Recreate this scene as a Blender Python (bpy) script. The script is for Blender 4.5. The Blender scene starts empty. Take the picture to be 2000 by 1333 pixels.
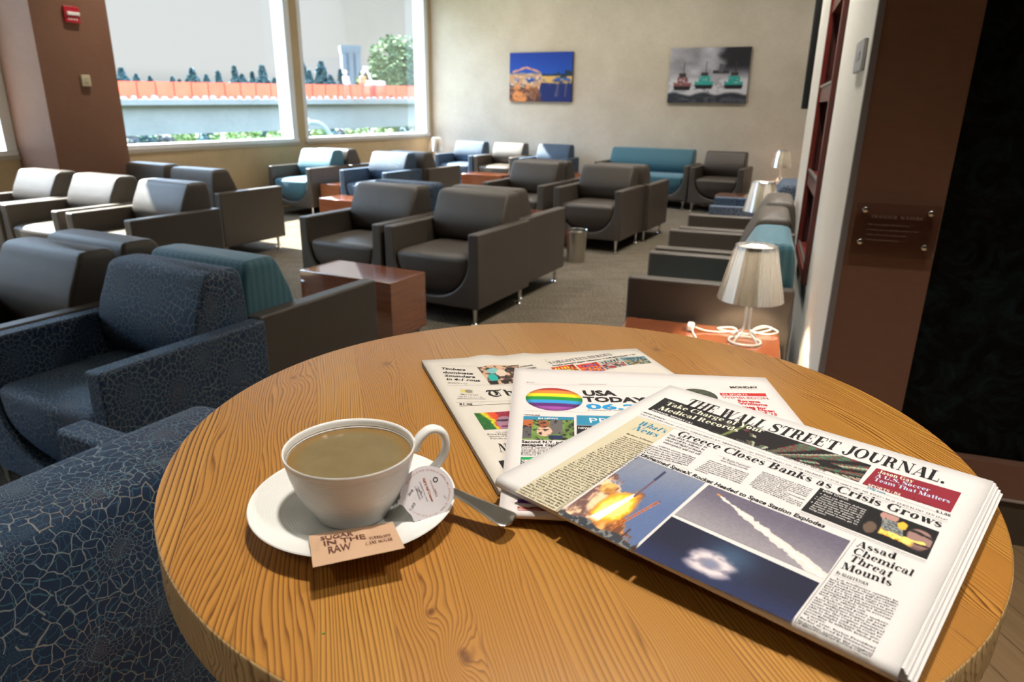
import bpy, bmesh, math, random
import numpy as np
from math import sin, cos, pi, radians, sqrt, atan2, atan
from mathutils import Vector, Matrix
random.seed(7)
# ------------------------------------------------------------------ camera
SC = bpy.context.scene
COL = SC.collection
CH = 1.36                                  # eye height of the photographer
FPX, HPX, ROLL = 1360.3, 457.2, 0.01403
PITCH = atan(HPX / FPX)
CF = np.array([0, cos(PITCH), -sin(PITCH)]); CU0 = np.array([0, sin(PITCH), cos(PITCH)]); CR0 = np.array([1., 0, 0])
CR = CR0 * cos(ROLL) + CU0 * sin(ROLL); CU = -CR0 * sin(ROLL) + CU0 * cos(ROLL)
CP = np.array([0, 0, CH])
cam_d = bpy.data.cameras.new('camera'); cam = bpy.data.objects.new('camera', cam_d); COL.objects.link(cam)
m = Matrix.Identity(4)
for i in range(3):
    m[i][0] = CR[i]; m[i][1] = CU[i]; m[i][2] = -CF[i]; m[i][3] = CP[i]
cam.matrix_world = m
cam_d.sensor_width = 36.0; cam_d.lens = FPX / 2000 * 36.0; cam_d.clip_start = 0.02; cam_d.clip_end = 2000
cam_d.dof.use_dof = True; cam_d.dof.focus_distance = 0.70; cam_d.dof.aperture_fstop = 10.0
SC.camera = cam
# ------------------------------------------------------------------ view, sky, sun
SC.view_settings.view_transform = 'Standard'; SC.view_settings.look = 'None'
SC.view_settings.gamma = 1.0; SC.view_settings.use_curve_mapping = False
SC.view_settings.exposure = 0.32
TH = radians(27.24); PH = radians(19.0)
D1 = np.array([cos(TH), -sin(TH)]); D2 = np.array([sin(TH), cos(TH)])      # room axes: along the back wall, away from us
E1 = np.array([cos(PH), -sin(PH)]); E2 = np.array([sin(PH), cos(PH)])      # axes of the angled wall on the right
SUN_AZ, SUN_K = radians(0), 0.95
w = bpy.data.worlds.new('sky'); SC.world = w; w.use_nodes = True
nt = w.node_tree; nt.nodes.clear()
wo = nt.nodes.new('ShaderNodeOutputWorld'); bg = nt.nodes.new('ShaderNodeBackground')
tc = nt.nodes.new('ShaderNodeTexCoord'); sp = nt.nodes.new('ShaderNodeSeparateXYZ'); rp = nt.nodes.new('ShaderNodeValToRGB')
nt.links.new(tc.outputs['Generated'], sp.inputs[0]); nt.links.new(sp.outputs['Z'], rp.inputs['Fac'])
cr = rp.color_ramp
cr.elements[0].position = 0.0; cr.elements[0].color = (0.30, 0.33, 0.34, 1)
cr.elements[1].position = 0.04; cr.elements[1].color = (0.66, 0.65, 0.655, 1)
for p_, c_ in ((0.24, (0.66, 0.65, 0.665, 1)), (0.36, (7.0, 9.0, 12.2, 1)), (1.0, (3.6, 5.6, 9.4, 1))):
    e = cr.elements.new(p_); e.color = c_
bg.inputs['Strength'].default_value = 1.0
nt.links.new(rp.outputs['Color'], bg.inputs['Color']); nt.links.new(bg.outputs[0], wo.inputs[0])
sd = bpy.data.lights.new('sun', 'SUN'); sun = bpy.data.objects.new('sun', sd); COL.objects.link(sun)
sd.energy = 42.0; sd.angle = radians(0.6); sd.color = (1.0, 0.95, 0.88)
hd = D1 * cos(SUN_AZ) + D2 * sin(SUN_AZ)
sv = Vector((hd[0], hd[1], -SUN_K * cos(SUN_AZ)))
sun.rotation_euler = sv.to_track_quat('-Z', 'Y').to_euler()
sun.location = (-30, -10, 30)

def P2(s, t): return D1 * s + D2 * t        # room coordinates (s along back wall, t away) -> world xy
def Q2(u, v): return E1 * u + E2 * v        # right-wall coordinates -> world xy
def ray(x, y): return CF + CR * (x - 1000) / FPX - CU * (y - 666.5) / FPX
def at_z(x, y, z):
    d = ray(x, y); t = (z - CH) / d[2]; return (CP + d * t)[:2]
def at_d(x, y, D):                          # point seen at a photo pixel, D metres away on the ground plan
    d = ray(x, y); return CP + d * (D / math.hypot(d[0], d[1]))

# ------------------------------------------------------------------ mesh helpers
def tag(o, label=None, cat=None, group=None, kind=None):
    if label: o['label'] = label
    if cat: o['category'] = cat
    if group: o['group'] = group
    if kind: o['kind'] = kind
    return o
def empty(name, loc=(0, 0, 0), rz=0.0):
    o = bpy.data.objects.new(name, None); o.empty_display_size = 0.1
    COL.objects.link(o); o.location = loc; o.rotation_euler = (0, 0, rz); return o
def copy_tree(o, parent=None):
    c = o.copy(); COL.objects.link(c); c.parent = parent
    for k in [k for k in bpy.data.objects if k.parent == o]: copy_tree(k, c)
    return c

class MB:
    def __init__(s): s.v = []; s.f = []; s.mi = []
    def add(s, vs, fs, mi=0):
        b = len(s.v); s.v += [tuple(map(float, p)) for p in vs]
        s.f += [tuple(b + i for i in f) for f in fs]; s.mi += [mi] * len(fs); return s
    def box(s, x0, x1, y0, y1, z0, z1, mi=0, M=None):
        vs = [(x, y, z) for z in (z0, z1) for y in (y0, y1) for x in (x0, x1)]
        if M is not None: vs = [tuple(M @ Vector(p)) for p in vs]
        return s.add(vs, [(0, 2, 3, 1), (4, 5, 7, 6), (0, 1, 5, 4), (2, 6, 7, 3), (0, 4, 6, 2), (1, 3, 7, 5)], mi)
    def prism(s, poly, z0, z1, mi=0):       # poly: xy loop, ccw
        n = len(poly); vs = [(p[0], p[1], z0) for p in poly] + [(p[0], p[1], z1) for p in poly]
        fs = [tuple(range(n - 1, -1, -1)), tuple(range(n, 2 * n))] + [(i, (i + 1) % n, n + (i + 1) % n, n + i) for i in range(n)]
        return s.add(vs, fs, mi)
    def lathe(s, prof, n=48, c=(0, 0, 0), mi=0, cap0=False, cap1=False):
        vs = []; fs = []
        for (r, z) in prof:
            for k in range(n):
                a = 2 * pi * k / n; vs.append((c[0] + r * cos(a), c[1] + r * sin(a), c[2] + z))
        for i in range(len(prof) - 1):
            for k in range(n):
                k2 = (k + 1) % n; fs.append((i * n + k, i * n + k2, (i + 1) * n + k2, (i + 1) * n + k))
        if cap0: fs.append(tuple(range(n - 1, -1, -1)))
        if cap1: fs.append(tuple((len(prof) - 1) * n + k for k in range(n)))
        return s.add(vs, fs, mi)
    def rings(s, R, mi=0, caps=True, closed=True):
        n = len(R[0]); vs = [p for r in R for p in r]; fs = []
        for i in range(len(R) - 1):
            for k in range(n if closed else n - 1):
                k2 = (k + 1) % n; fs.append((i * n + k, i * n + k2, (i + 1) * n + k2, (i + 1) * n + k))
        if caps: fs.append(tuple(range(n - 1, -1, -1))); fs.append(tuple((len(R) - 1) * n + k for k in range(n)))
        return s.add(vs, fs, mi)
    def tube(s, pts, rad, n=10, mi=0, caps=True):
        pts = [Vector(p) for p in pts]; R = []
        up = Vector((0, 0, 1)); prev = None
        for i, p in enumerate(pts):
            d = (pts[min(i + 1, len(pts) - 1)] - pts[max(i - 1, 0)]).normalized()
            if prev is None:
                a = up if abs(d.z) < .9 else Vector((1, 0, 0)); nx = d.cross(a).normalized()
            else: nx = (prev - d * prev.dot(d)).normalized()
            prev = nx; ny = d.cross(nx); r = rad[i] if isinstance(rad, (list, tuple)) else rad
            rx, ry = r if isinstance(r, tuple) else (r, r)
            R.append([tuple(p + nx * rx * cos(2 * pi * k / n) + ny * ry * sin(2 * pi * k / n)) for k in range(n)])
        return s.rings(R, mi, caps)
    def build(s, name, mats, parent=None, smooth=40, bevel=0, uvbox=False, loc=None, rz=None, segs=2):
        me = bpy.data.meshes.new(name); me.from_pydata(s.v, [], s.f); 
        if not isinstance(mats, (list, tuple)): mats = [mats]
        for mm in mats: me.materials.append(mm)
        if len(mats) > 1: me.polygons.foreach_set('material_index', s.mi)
        me.validate(); 
        b = bmesh.new(); b.from_mesh(me); bmesh.ops.recalc_face_normals(b, faces=b.faces[:]); b.to_mesh(me); b.free()
        if smooth:
            me.polygons.foreach_set('use_smooth', [True] * len(me.polygons)); me.set_sharp_from_angle(angle=radians(smooth))
        if uvbox:
            uv = me.uv_layers.new(name='UVMap')
            for p in me.polygons:
                nn = p.normal; ax = max(range(3), key=lambda i: abs(nn[i]))
                for li in p.loop_indices:
                    c = me.vertices[me.loops[li].vertex_index].co
                    a, b2 = ((c.y, c.z), (c.x, c.z), (c.x, c.y))[ax]
                    uv.data[li].uv = (a + .37 * ax, b2 + .21 * ax)
        o = bpy.data.objects.new(name, me); COL.objects.link(o)
        if parent: o.parent = parent
        if loc is not None: o.location = loc
        if rz is not None: o.rotation_euler = (0, 0, rz)
        if bevel:
            bv = o.modifiers.new('bevel', 'BEVEL'); bv.width = bevel; bv.segments = segs; bv.limit_method = 'ANGLE'; bv.angle_limit = radians(35)
        return o
def cat_spline(pts, n=8, closed=False):
    P = [np.array(p, float) for p in pts]; out = []
    N = len(P); rng = range(N if closed else N - 1)
    for i in rng:
        p0 = P[(i - 1) % N] if closed or i > 0 else 2 * P[0] - P[1]; p1 = P[i]; p2 = P[(i + 1) % N]
        p3 = P[(i + 2) % N] if closed or i + 2 < N else 2 * P[-1] - P[-2]
        for k in range(n):
            t = k / n; out.append(.5 * ((2 * p1) + (-p0 + p2) * t + (2 * p0 - 5 * p1 + 4 * p2 - p3) * t * t + (-p0 + 3 * p1 - 3 * p2 + p3) * t ** 3))
    if not closed: out.append(P[-1])
    return out

# ------------------------------------------------------------------ material helpers
class NT:
    def __init__(s, name):
        s.m = bpy.data.materials.new(name); s.m.use_nodes = True; s.t = s.m.node_tree; s.t.nodes.clear()
        s.out = s.t.nodes.new('ShaderNodeOutputMaterial')
    def n(s, typ, **kw):
        nd = s.t.nodes.new('ShaderNode' + typ)
        for k, v in kw.items(): setattr(nd, k, v)
        return nd
    def i(s, nd, key, val):
        if val is None: return
        sk = nd.inputs[key]
        if hasattr(val, 'is_linked') or hasattr(val, 'links'): s.t.links.new(val, sk)
        elif isinstance(val, (tuple, list)) and len(val) == 3 and sk.type == 'RGBA': sk.default_value = (*val, 1)
        else: sk.default_value = val
    def math(s, op, a, b=None, c=None, clamp=False):
        nd = s.n('Math', operation=op, use_clamp=clamp); s.i(nd, 0, a); s.i(nd, 1, b); s.i(nd, 2, c); return nd.outputs[0]
    def obj(s): return s.n('TexCoord').outputs['Object']
    def uv(s): return s.n('TexCoord').outputs['UV']
    def map(s, v, loc=(0, 0, 0), rot=(0, 0, 0), sc=(1, 1, 1)):
        nd = s.n('Mapping'); s.i(nd, 'Vector', v); nd.inputs['Location'].default_value = loc; nd.inputs['Rotation'].default_value = rot; nd.inputs['Scale'].default_value = sc
        return nd.outputs[0]
    def noise(s, v, scale=5, detail=3, rough=.5, dist=0, col=False):
        nd = s.n('TexNoise'); s.i(nd, 'Vector', v); s.i(nd, 'Scale', scale); s.i(nd, 'Detail', detail); s.i(nd, 'Roughness', rough); s.i(nd, 'Distortion', dist)
        return nd.outputs['Color' if col else 'Fac']
    def sep(s, v): nd = s.n('SeparateXYZ'); s.i(nd, 0, v); return nd.outputs
    def comb(s, x=0., y=0., z=0.): nd = s.n('CombineXYZ'); s.i(nd, 0, x); s.i(nd, 1, y); s.i(nd, 2, z); return nd.outputs[0]
    def mix(s, f, a, b, blend='MIX'):
        nd = s.n('MixRGB', blend_type=blend); s.i(nd, 'Fac', f); s.i(nd, 'Color1', a); s.i(nd, 'Color2', b); return nd.outputs[0]
    def ramp(s, f, stops):
        nd = s.n('ValToRGB'); s.i(nd, 'Fac', f); r = nd.color_ramp
        while len(r.elements) < len(stops): r.elements.new(0.5)
        for e, (p, c) in zip(r.elements, stops):
            e.position = p; e.color = (*c, 1) if isinstance(c, (tuple, list)) else (c, c, c, 1)
        return nd.outputs[0]
    def bump(s, h, strength=.3, dist=.01):
        nd = s.n('Bump'); s.i(nd, 'Height', h); s.i(nd, 'Strength', strength); s.i(nd, 'Distance', dist); return nd.outputs[0]
    def bsdf(s, col=(.8, .8, .8), rough=.5, metal=0., spec=.5, normal=None, coat=0., trans=0., sheen=0., emit=None, es=0.):
        nd = s.n('BsdfPrincipled')
        s.i(nd, 'Base Color', col); s.i(nd, 'Roughness', rough); s.i(nd, 'Metallic', metal); s.i(nd, 'Specular IOR Level', spec)
        s.i(nd, 'Normal', normal); s.i(nd, 'Coat Weight', coat); s.i(nd, 'Transmission Weight', trans); s.i(nd, 'Sheen Weight', sheen)
        if emit is not None: s.i(nd, 'Emission Color', emit); s.i(nd, 'Emission Strength', es)
        s.t.links.new(nd.outputs[0], s.out.inputs[0]); s.b = nd; return s.m
def simple(name, col, rough=.5, metal=0., spec=.5, var=.06, scale=30., bump=0., bscale=200., **kw):
    t = NT(name); o = t.obj(); f = t.noise(o, scale, 3)
    c = t.mix(f, tuple(x * (1 - var) for x in col), tuple(min(1, x * (1 + var)) for x in col))
    nrm = t.bump(t.noise(o, bscale, 2), bump, .002) if bump else None
    return t.bsdf(c, rough, metal, spec, nrm, **kw)
M = {}
def mk_wood_table():
    t = NT('table_fir'); o = t.obj()
    r = t.map(o, rot=(0, 0, radians(-15)))          # grain runs along local y
    x, y, z = t.sep(r)
    big = t.noise(t.comb(t.math('MULTIPLY', x, 6.), t.math('MULTIPLY', y, 1.6), 0.), 1.0, 2)
    bw = 0.047
    bi = t.math('FLOOR', t.math('DIVIDE', x, bw))
    wn = t.n('TexWhiteNoise', noise_dimensions='1D'); t.i(wn, 'W', bi); rnd = wn.outputs['Value']; rcol = wn.outputs['Color']
    rs = t.sep(rcol)
    off = t.math('MULTIPLY', rnd, 37.)
    # flowing grain: distort x by slow noise stretched along the board
    nz = t.noise(t.comb(t.math('ADD', t.math('MULTIPLY', x, 16.), off), t.math('MULTIPLY', y, 4.2), off), 1.0, 1, .45)
    nz2 = t.noise(t.comb(t.math('ADD', t.math('MULTIPLY', x, 60.), off), t.math('MULTIPLY', y, 5.), off), 1.0, 2, .5)
    dx = t.math('MULTIPLY', t.math('SUBTRACT', nz, .5), t.math('ADD', .008, t.math('MULTIPLY', rs[1], .060)))
    dx = t.math('ADD', dx, t.math('MULTIPLY', t.math('SUBTRACT', nz2, .5), .0010))
    freq = t.math('ADD', 190., t.math('MULTIPLY', rs[2], 300.))
    ph = t.math('MULTIPLY', t.math('ADD', t.math('ADD', x, dx), t.math('MULTIPLY', rnd, 3.)), freq)
    ph = t.math('ADD', ph, t.math('MULTIPLY', t.noise(t.comb(t.math('ADD', t.math('MULTIPLY', x, 150.), off), t.math('MULTIPLY', y, 1.5), 3.), 1.0, 1), 1.6))
    for (kx, ky, kr) in KNOTS:
        dd = t.n('VectorMath', operation='DISTANCE'); t.i(dd, 0, t.map(o, sc=(1., .55, 0.))); dd.inputs[1].default_value = (kx, ky * .55, 0)
        q = t.math('SUBTRACT', 1., t.math('DIVIDE', dd.outputs['Value'], kr * 5.), clamp=True); ph = t.math('ADD', ph, t.math('MULTIPLY', t.math('POWER', q, 2.), 3.2))
    fr = t.math('FRACT', ph)
    line = t.ramp(fr, [(0., .0), (.40, .06), (.68, .45), (.86, 1.0), (.95, .5), (1.0, 0.)])
    fine = t.noise(t.comb(t.math('MULTIPLY', x, 900.), t.math('MULTIPLY', y, 12.), 0.), 1.0, 2)
    stren = t.math('ADD', .62, t.math('MULTIPLY', rs[0], .55))
    stren = t.math('MULTIPLY', stren, t.math('ADD', .55, t.math('MULTIPLY', nz, .8)))
    base = t.mix(rnd, (.40, .195, .032), (.52, .265, .052))
    base = t.mix(t.math('MULTIPLY', rs[1], .75), base, (.38, .155, .027))
    base = t.mix(t.math('MULTIPLY', fine, .30), base, (.36, .15, .035))
    c = t.mix(t.math('MULTIPLY', line, stren), base, (.105, .032, .005))
    edge = t.math('FRACT', t.math('DIVIDE', x, bw))
    em = t.math('LESS_THAN', t.math('ABSOLUTE', t.math('SUBTRACT', edge, .5)), .493)
    c = t.mix(t.math('ADD', t.math('MULTIPLY', em, .6), .4), (.22, .09, .025), c)
    # knots
    for (kx, ky, kr) in KNOTS:
        dd = t.n('VectorMath', operation='DISTANCE'); t.i(dd, 0, t.map(o, sc=(1., .75, 0.))); dd.inputs[1].default_value = (kx, ky * .75, 0)
        q = t.math('SUBTRACT', 1., t.math('DIVIDE', dd.outputs['Value'], kr), clamp=True)
        c = t.mix(t.math('MULTIPLY', t.math('POWER', q, .8), .9), c, (.11, .035, .01))
    nb = t.bump(t.math('ADD', t.math('MULTIPLY', line, -.6), t.math('MULTIPLY', fine, .5)), .12, .0006)
    ro = t.math('ADD', .27, t.math('MULTIPLY', fine, .16))
    return t.bsdf(c, ro, spec=.50, normal=nb)
def mk_wood_edge():
    t = NT('table_edge_fir'); o = t.obj(); x, y, z = t.sep(o)
    an = t.math('ARCTAN2', y, x)
    seg = t.math('FLOOR', t.math('MULTIPLY', an, 7.))
    wn = t.n('TexWhiteNoise', noise_dimensions='1D'); t.i(wn, 'W', seg); rv = t.sep(wn.outputs['Color'])
    nz = t.noise(t.comb(t.math('MULTIPLY', an, 9.), t.math('MULTIPLY', z, 22.), rv[0]), 1., 2)
    tilt = t.math('MULTIPLY', t.math('SUBTRACT', rv[1], .5), 260.)
    ph = t.math('ADD', t.math('MULTIPLY', an, 62.), t.math('ADD', t.math('MULTIPLY', z, tilt), t.math('MULTIPLY', nz, 9.)))
    line = t.ramp(t.math('FRACT', ph), [(0., 0.), (.5, .1), (.8, .9), (.92, 1.), (1., 0.)])
    c = t.mix(t.math('MULTIPLY', line, .8), (.56, .38, .17), (.16, .085, .035))
    return t.bsdf(c, .5, spec=.35, normal=t.bump(line, .3, .0006))
KNOTS = []
def mk_leather(name, col):
    t = NT(name); o = t.obj(); f = t.noise(o, 5, 3)
    c = t.mix(f, tuple(x * .9 for x in col), tuple(x * 1.12 for x in col))
    v = t.n('TexVoronoi', feature='DISTANCE_TO_EDGE'); t.i(v, 'Vector', o); t.i(v, 'Scale', 420.)
    h = t.math('ADD', t.math('MULTIPLY', v.outputs['Distance'], 1.5), t.math('MULTIPLY', t.noise(o, 16, 3), 2.5))
    return t.bsdf(c, .42, spec=.5, normal=t.bump(h, .25, .003))
def mk_petal(name, ground, sheen=(.10, .24, .42)):
    # blossom net: rings of petals around scattered centres, drawn in bronze and teal thread
    t = NT(name); uvv = t.uv()
    dn = t.noise(uvv, 22., 2, col=True)
    dv = t.n('VectorMath', operation='MULTIPLY_ADD'); t.i(dv, 0, dn); dv.inputs[1].default_value = (.028, .028, 0); t.i(dv, 2, uvv)
    def net(scale, off, th, rad=3.0, spokes=22.):
        p = t.map(dv.outputs[0], loc=off)
        vo = t.n('TexVoronoi', feature='F1', voronoi_dimensions='2D'); t.i(vo, 'Vector', p); t.i(vo, 'Scale', scale); vo.inputs['Randomness'].default_value = .8
        pos = vo.outputs['Position']; 
        df = t.n('VectorMath', operation='SUBTRACT'); t.i(df, 0, p); t.i(df, 1, pos)
        x, y, z = t.sep(df.outputs[0])
        r = t.math('SQRT', t.math('ADD', t.math('MULTIPLY', x, x), t.math('MULTIPLY', y, y)))
        lr = t.math('MULTIPLY', t.math('LOGARITHM', t.math('ADD', t.math('MULTIPLY', r, scale), .035), 2.718), rad)
        an = t.math('MULTIPLY', t.math('ARCTAN2', y, x), spokes / (2 * pi))
        v2 = t.n('TexVoronoi', feature='DISTANCE_TO_EDGE', voronoi_dimensions='2D'); t.i(v2, 'Vector', t.comb(lr, an, 0.)); t.i(v2, 'Scale', 1.0); v2.inputs['Randomness'].default_value = .62
        d = v2.outputs['Distance']
        wdt = t.math('ADD', th, t.math('DIVIDE', th * .10, t.math('ADD', t.math('MULTIPLY', r, scale), .08)))
        return t.math('SUBTRACT', 1., t.math('DIVIDE', d, wdt), clamp=True)
    a = net(6.6, (0, 0, 0), .038, 3.4, 24.); b = net(5.6, (.43, .31, 0), .034, 3.0, 21.)
    a = t.math('MULTIPLY', t.math('POWER', a, .6), .85); b = t.math('MULTIPLY', t.math('POWER', b, .6), .60)
    f = t.noise(uvv, 3.5, 2)
    g = t.mix(f, ground, tuple(x * 1.5 for x in ground))
    c = t.mix(b, g, (.08, .22, .30))
    c = t.mix(a, c, t.mix(t.noise(uvv, 5, 1), (.46, .29, .14), (.24, .42, .52)))
    nd = t.bsdf(c, .62, spec=.35, normal=t.bump(t.noise(uvv, 900., 1), .4, .0015), sheen=.10)
    t.b.inputs['Sheen Tint'].default_value = (.30, .58, 1, 1); t.b.inputs['Sheen Roughness'].default_value = .40
    return nd
def mk_stripe(name, col, col2):
    t = NT(name); u = t.sep(t.uv())
    s_ = t.math('SINE', t.math('MULTIPLY', u[0], 2 * pi / .034)); s2 = t.math('SINE', t.math('MULTIPLY', u[1], 2 * pi / .009))
    f = t.math('ADD', t.math('MULTIPLY', s_, .26), .5)
    c = t.mix(f, col, col2); c = t.mix(t.math('MULTIPLY', t.math('ADD', s2, 1.), .10), c, (.02, .04, .05))
    nd = t.bsdf(c, .6, spec=.35, normal=t.bump(t.math('ADD', s_, s2), .25, .0012), sheen=.3); return nd
def mk_wall(name, c1, c2, rough=.75, sc=2.2, bump=.12):
    t = NT(name); o = t.obj()
    a = t.noise(o, sc, 5, .6); b = t.noise(t.map(o, sc=(1, 1, 3.)), sc * 9, 4, .6)
    f = t.math('ADD', t.math('MULTIPLY', a, .6), t.math('MULTIPLY', b, .4))
    c = t.mix(t.ramp(f, [(.32, 0.), (.68, 1.)]), c1, c2)
    return t.bsdf(c, rough, spec=.3, normal=t.bump(b, bump, .004))
def mk_carpet():
    t = NT('carpet_loop'); o = t.obj()
    a = t.noise(o, 110, 4, .75); b = t.noise(t.map(o, sc=(1, 3, 1)), 4, 3)
    c = t.ramp(t.math('ADD', t.math('MULTIPLY', a, .92), t.math('MULTIPLY', b, .08)), [(.40, (.035, .028, .020)), (.51, (.125, .102, .074)), (.62, (.34, .29, .22))])
    return t.bsdf(c, .95, spec=.1, normal=t.bump(a, .8, .008))
def mk_cherry():
    t = NT('cherry_laminate'); o = t.obj()
    g = t.noise(t.map(o, sc=(3, 3, 40)), 1.6, 3, .6); h = t.noise(t.map(o, sc=(3, 40, 3)), 1.6, 3, .6)
    c = t.mix(g, (.17, .046, .018), (.34, .105, .042)); c = t.mix(t.math('MULTIPLY', h, .3), c, (.13, .04, .016))
    mm_ = t.bsdf(c, .10, spec=1., coat=1.); t.b.inputs['Coat IOR'].default_value = 1.9; return mm_
def mk_planks():
    t = NT('floor_planks'); r = t.map(t.obj(), rot=(0, 0, radians(-8)))
    x, y, z = t.sep(r); bi = t.math('FLOOR', t.math('DIVIDE', x, .12))
    wn = t.n('TexWhiteNoise', noise_dimensions='1D'); t.i(wn, 'W', bi)
    g = t.noise(t.comb(t.math('MULTIPLY', x, 60.), t.math('MULTIPLY', y, 3.), wn.outputs['Value']), 1., 4, .6)
    c = t.mix(g, (.20, .115, .052), (.46, .30, .155)); c = t.mix(t.math('MULTIPLY', wn.outputs['Value'], .35), c, (.30, .19, .09))
    e = t.math('FRACT', t.math('DIVIDE', x, .12)); em = t.math('LESS_THAN', t.math('ABSOLUTE', t.math('SUBTRACT', e, .5)), .49)
    return t.bsdf(t.mix(em, (.08, .045, .02), c), .4, spec=.4)
def mk_glass():
    t = NT('window_glass'); tr = t.n('BsdfTransparent'); gl = t.n('BsdfGlossy'); gl.inputs['Roughness'].default_value = .0
    tr.inputs['Color'].default_value = (.95, .98, .97, 1); fr = t.n('Fresnel'); fr.inputs['IOR'].default_value = 1.3
    nz = t.noise(t.obj(), 3, 2); mx = t.n('MixShader')
    f = t.math('MULTIPLY', fr.outputs[0], t.math('ADD', .25, t.math('MULTIPLY', nz, .1)))
    t.i(mx, 0, f); t.t.links.new(tr.outputs[0], mx.inputs[1]); t.t.links.new(gl.outputs[0], mx.inputs[2]); t.t.links.new(mx.outputs[0], t.out.inputs[0]); return t.m
def mk_acrylic(name='clear_acrylic', tint=(.90, .86, .85), k=.7):
    t = NT(name); tr = t.n('BsdfTransparent'); gl = t.n('BsdfGlossy'); gl.inputs['Roughness'].default_value = .04
    nz = t.noise(t.obj(), 40, 1); t.i(tr, 'Color', t.mix(nz, tint, tuple(min(1, x * 1.04) for x in tint))); fr = t.n('Fresnel'); fr.inputs['IOR'].default_value = 1.5
    mx = t.n('MixShader'); t.i(mx, 0, t.math('MULTIPLY', fr.outputs[0], k)); t.t.links.new(tr.outputs[0], mx.inputs[1]); t.t.links.new(gl.outputs[0], mx.inputs[2]); t.t.links.new(mx.outputs[0], t.out.inputs[0]); return t.m
def mk_shade():
    t = NT('aluminised_shade'); o = t.obj(); x, y, z = t.sep(o)
    gl = t.n('BsdfGlossy'); gl.inputs['Roughness'].default_value = .13
    an = t.noise(t.comb(t.math('MULTIPLY', t.math('ARCTAN2', y, x), 3.), 0., 0.), 2., 2)
    t.i(gl, 'Color', t.mix(an, (.36, .38, .41), (.86, .87, .90)))
    tl = t.n('BsdfTranslucent'); tl.inputs['Color'].default_value = (.95, .93, .88, 1)
    mx = t.n('MixShader'); mx.inputs[0].default_value = .19
    t.t.links.new(gl.outputs[0], mx.inputs[1]); t.t.links.new(tl.outputs[0], mx.inputs[2]); t.t.links.new(mx.outputs[0], t.out.inputs[0]); return t.m
def mk_emit(name, col, s):
    t = NT(name); e = t.n('Emission'); nz = t.noise(t.obj(), 20, 1)
    t.i(e, 'Color', t.mix(nz, col, tuple(x * .97 for x in col))); e.inputs['Strength'].default_value = s
    t.t.links.new(e.outputs[0], t.out.inputs[0]); return t.m
def mk_vcol(name, rough=.7, spec=.2):
    t = NT(name); a = t.n('VertexColor', layer_name='ink'); return t.bsdf(t.mix(t.math('MULTIPLY', t.noise(t.obj(), 1500, 1), .12), a.outputs[0], (.2, .2, .2)), rough, spec=spec)
def mk_paper(name, c1, c2):
    t = NT(name); o = t.obj(); a = t.noise(o, 14, 4, .6)
    return t.bsdf(t.mix(a, c1, c2), .75, spec=.2, normal=t.bump(t.noise(o, 25, 3), .25, .004))
def mk_foliage(name, c1, c2):
    t = NT(name); o = t.obj(); a = t.noise(o, 1.7, 3); 
    return t.bsdf(t.mix(t.ramp(a, [(.35, 0.), (.65, 1.)]), c1, c2), .7, spec=.2)
def mk_ribbed(name, axis, period):
    t = NT(name); x, y, z = t.sep(t.obj())
    q = z if axis == 'z' else t.math('SQRT', t.math('ADD', t.math('MULTIPLY', x, x), t.math('MULTIPLY', y, y)))
    h = t.math('SINE', t.math('MULTIPLY', q, 2 * pi / period))
    m_ = t.math('MULTIPLY', t.math('ADD', h, 1.), .5)
    lo, hi = (.0, .0500) if axis == 'z' else (.029, .0745)
    gate = t.math('MULTIPLY', t.math('GREATER_THAN', q, lo), t.math('LESS_THAN', q, hi))
    c = t.mix(t.noise(t.obj(), 30, 2), (.80, .80, .765), (.84, .84, .81))
    md = t.bsdf(c, .14, spec=.5, normal=t.bump(t.math('MULTIPLY', m_, gate), .5 if axis == 'z' else .22, .0009), coat=.3); return md
M['leather'] = mk_leather('taupe_leather', (.066, .053, .041))
M['petal'] = mk_petal('blossom_fabric', (.010, .026, .060))
M['teal'] = mk_stripe('teal_ribbed_fabric', (.026, .110, .155), (.062, .185, .235))
M['chrome'] = simple('chrome', (.75, .76, .78), .12, 1., var=.03)
M['steel'] = simple('brushed_steel', (.55, .52, .46), .30, 1., var=.08, scale=60)
M['cherry'] = mk_cherry()
M['darkmetal'] = simple('dark_metal', (.05, .05, .05), .4, .8)
M['wall'] = mk_wall('linen_plaster', (.60, .525, .42), (.73, .655, .545))
M['wall_low'] = mk_wall('ochre_plaster', (.46, .35, .20), (.56, .43, .26), sc=3)
M['white_wall'] = mk_wall('cream_plaster', (.86, .82, .74), (.92, .89, .83), sc=3)
M['brown'] = mk_wall('clay_plaster', (.165, .080, .048), (.20, .10, .062), sc=2, rough=.6)
M['brown_right'] = mk_wall('cocoa_plaster', (.185, .092, .060), (.22, .112, .074), sc=2, rough=.6)
M['frame_white'] = simple('window_frame_paint', (.78, .80, .82), .4)
M['trim_tan'] = simple('tan_trim_paint', (.42, .38, .31), .5)
M['ceiling'] = simple('ceiling_paint', (.34, .32, .29), .8)
M['carpet'] = mk_carpet(); M['planks'] = mk_planks(); M['glass'] = mk_glass(); M['acrylic'] = mk_acrylic()
M['acrylic_clear'] = simple('lamp_acrylic', (.78, .79, .80), .06, spec=.9, var=.02, trans=.45, coat=.5)
M['shade'] = mk_shade(); M['bulb'] = mk_emit('warm_bulb', (1., .82, .58), 800.); M['fill_downlight'] = mk_emit('fill_lens', (1., .90, .78), 4.)
M['mahogany'] = simple('mahogany_frame', (.13, .018, .012), .35, coat=.2, var=.2)
M['niche'] = simple('niche_lining', (.05, .010, .008), .5, var=.2)
M['black'] = simple('black_plastic', (.012, .012, .013), .35)
M['vcol'] = mk_vcol('printed_ink'); M['canvas'] = mk_vcol('printed_canvas', .5, .3)
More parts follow.
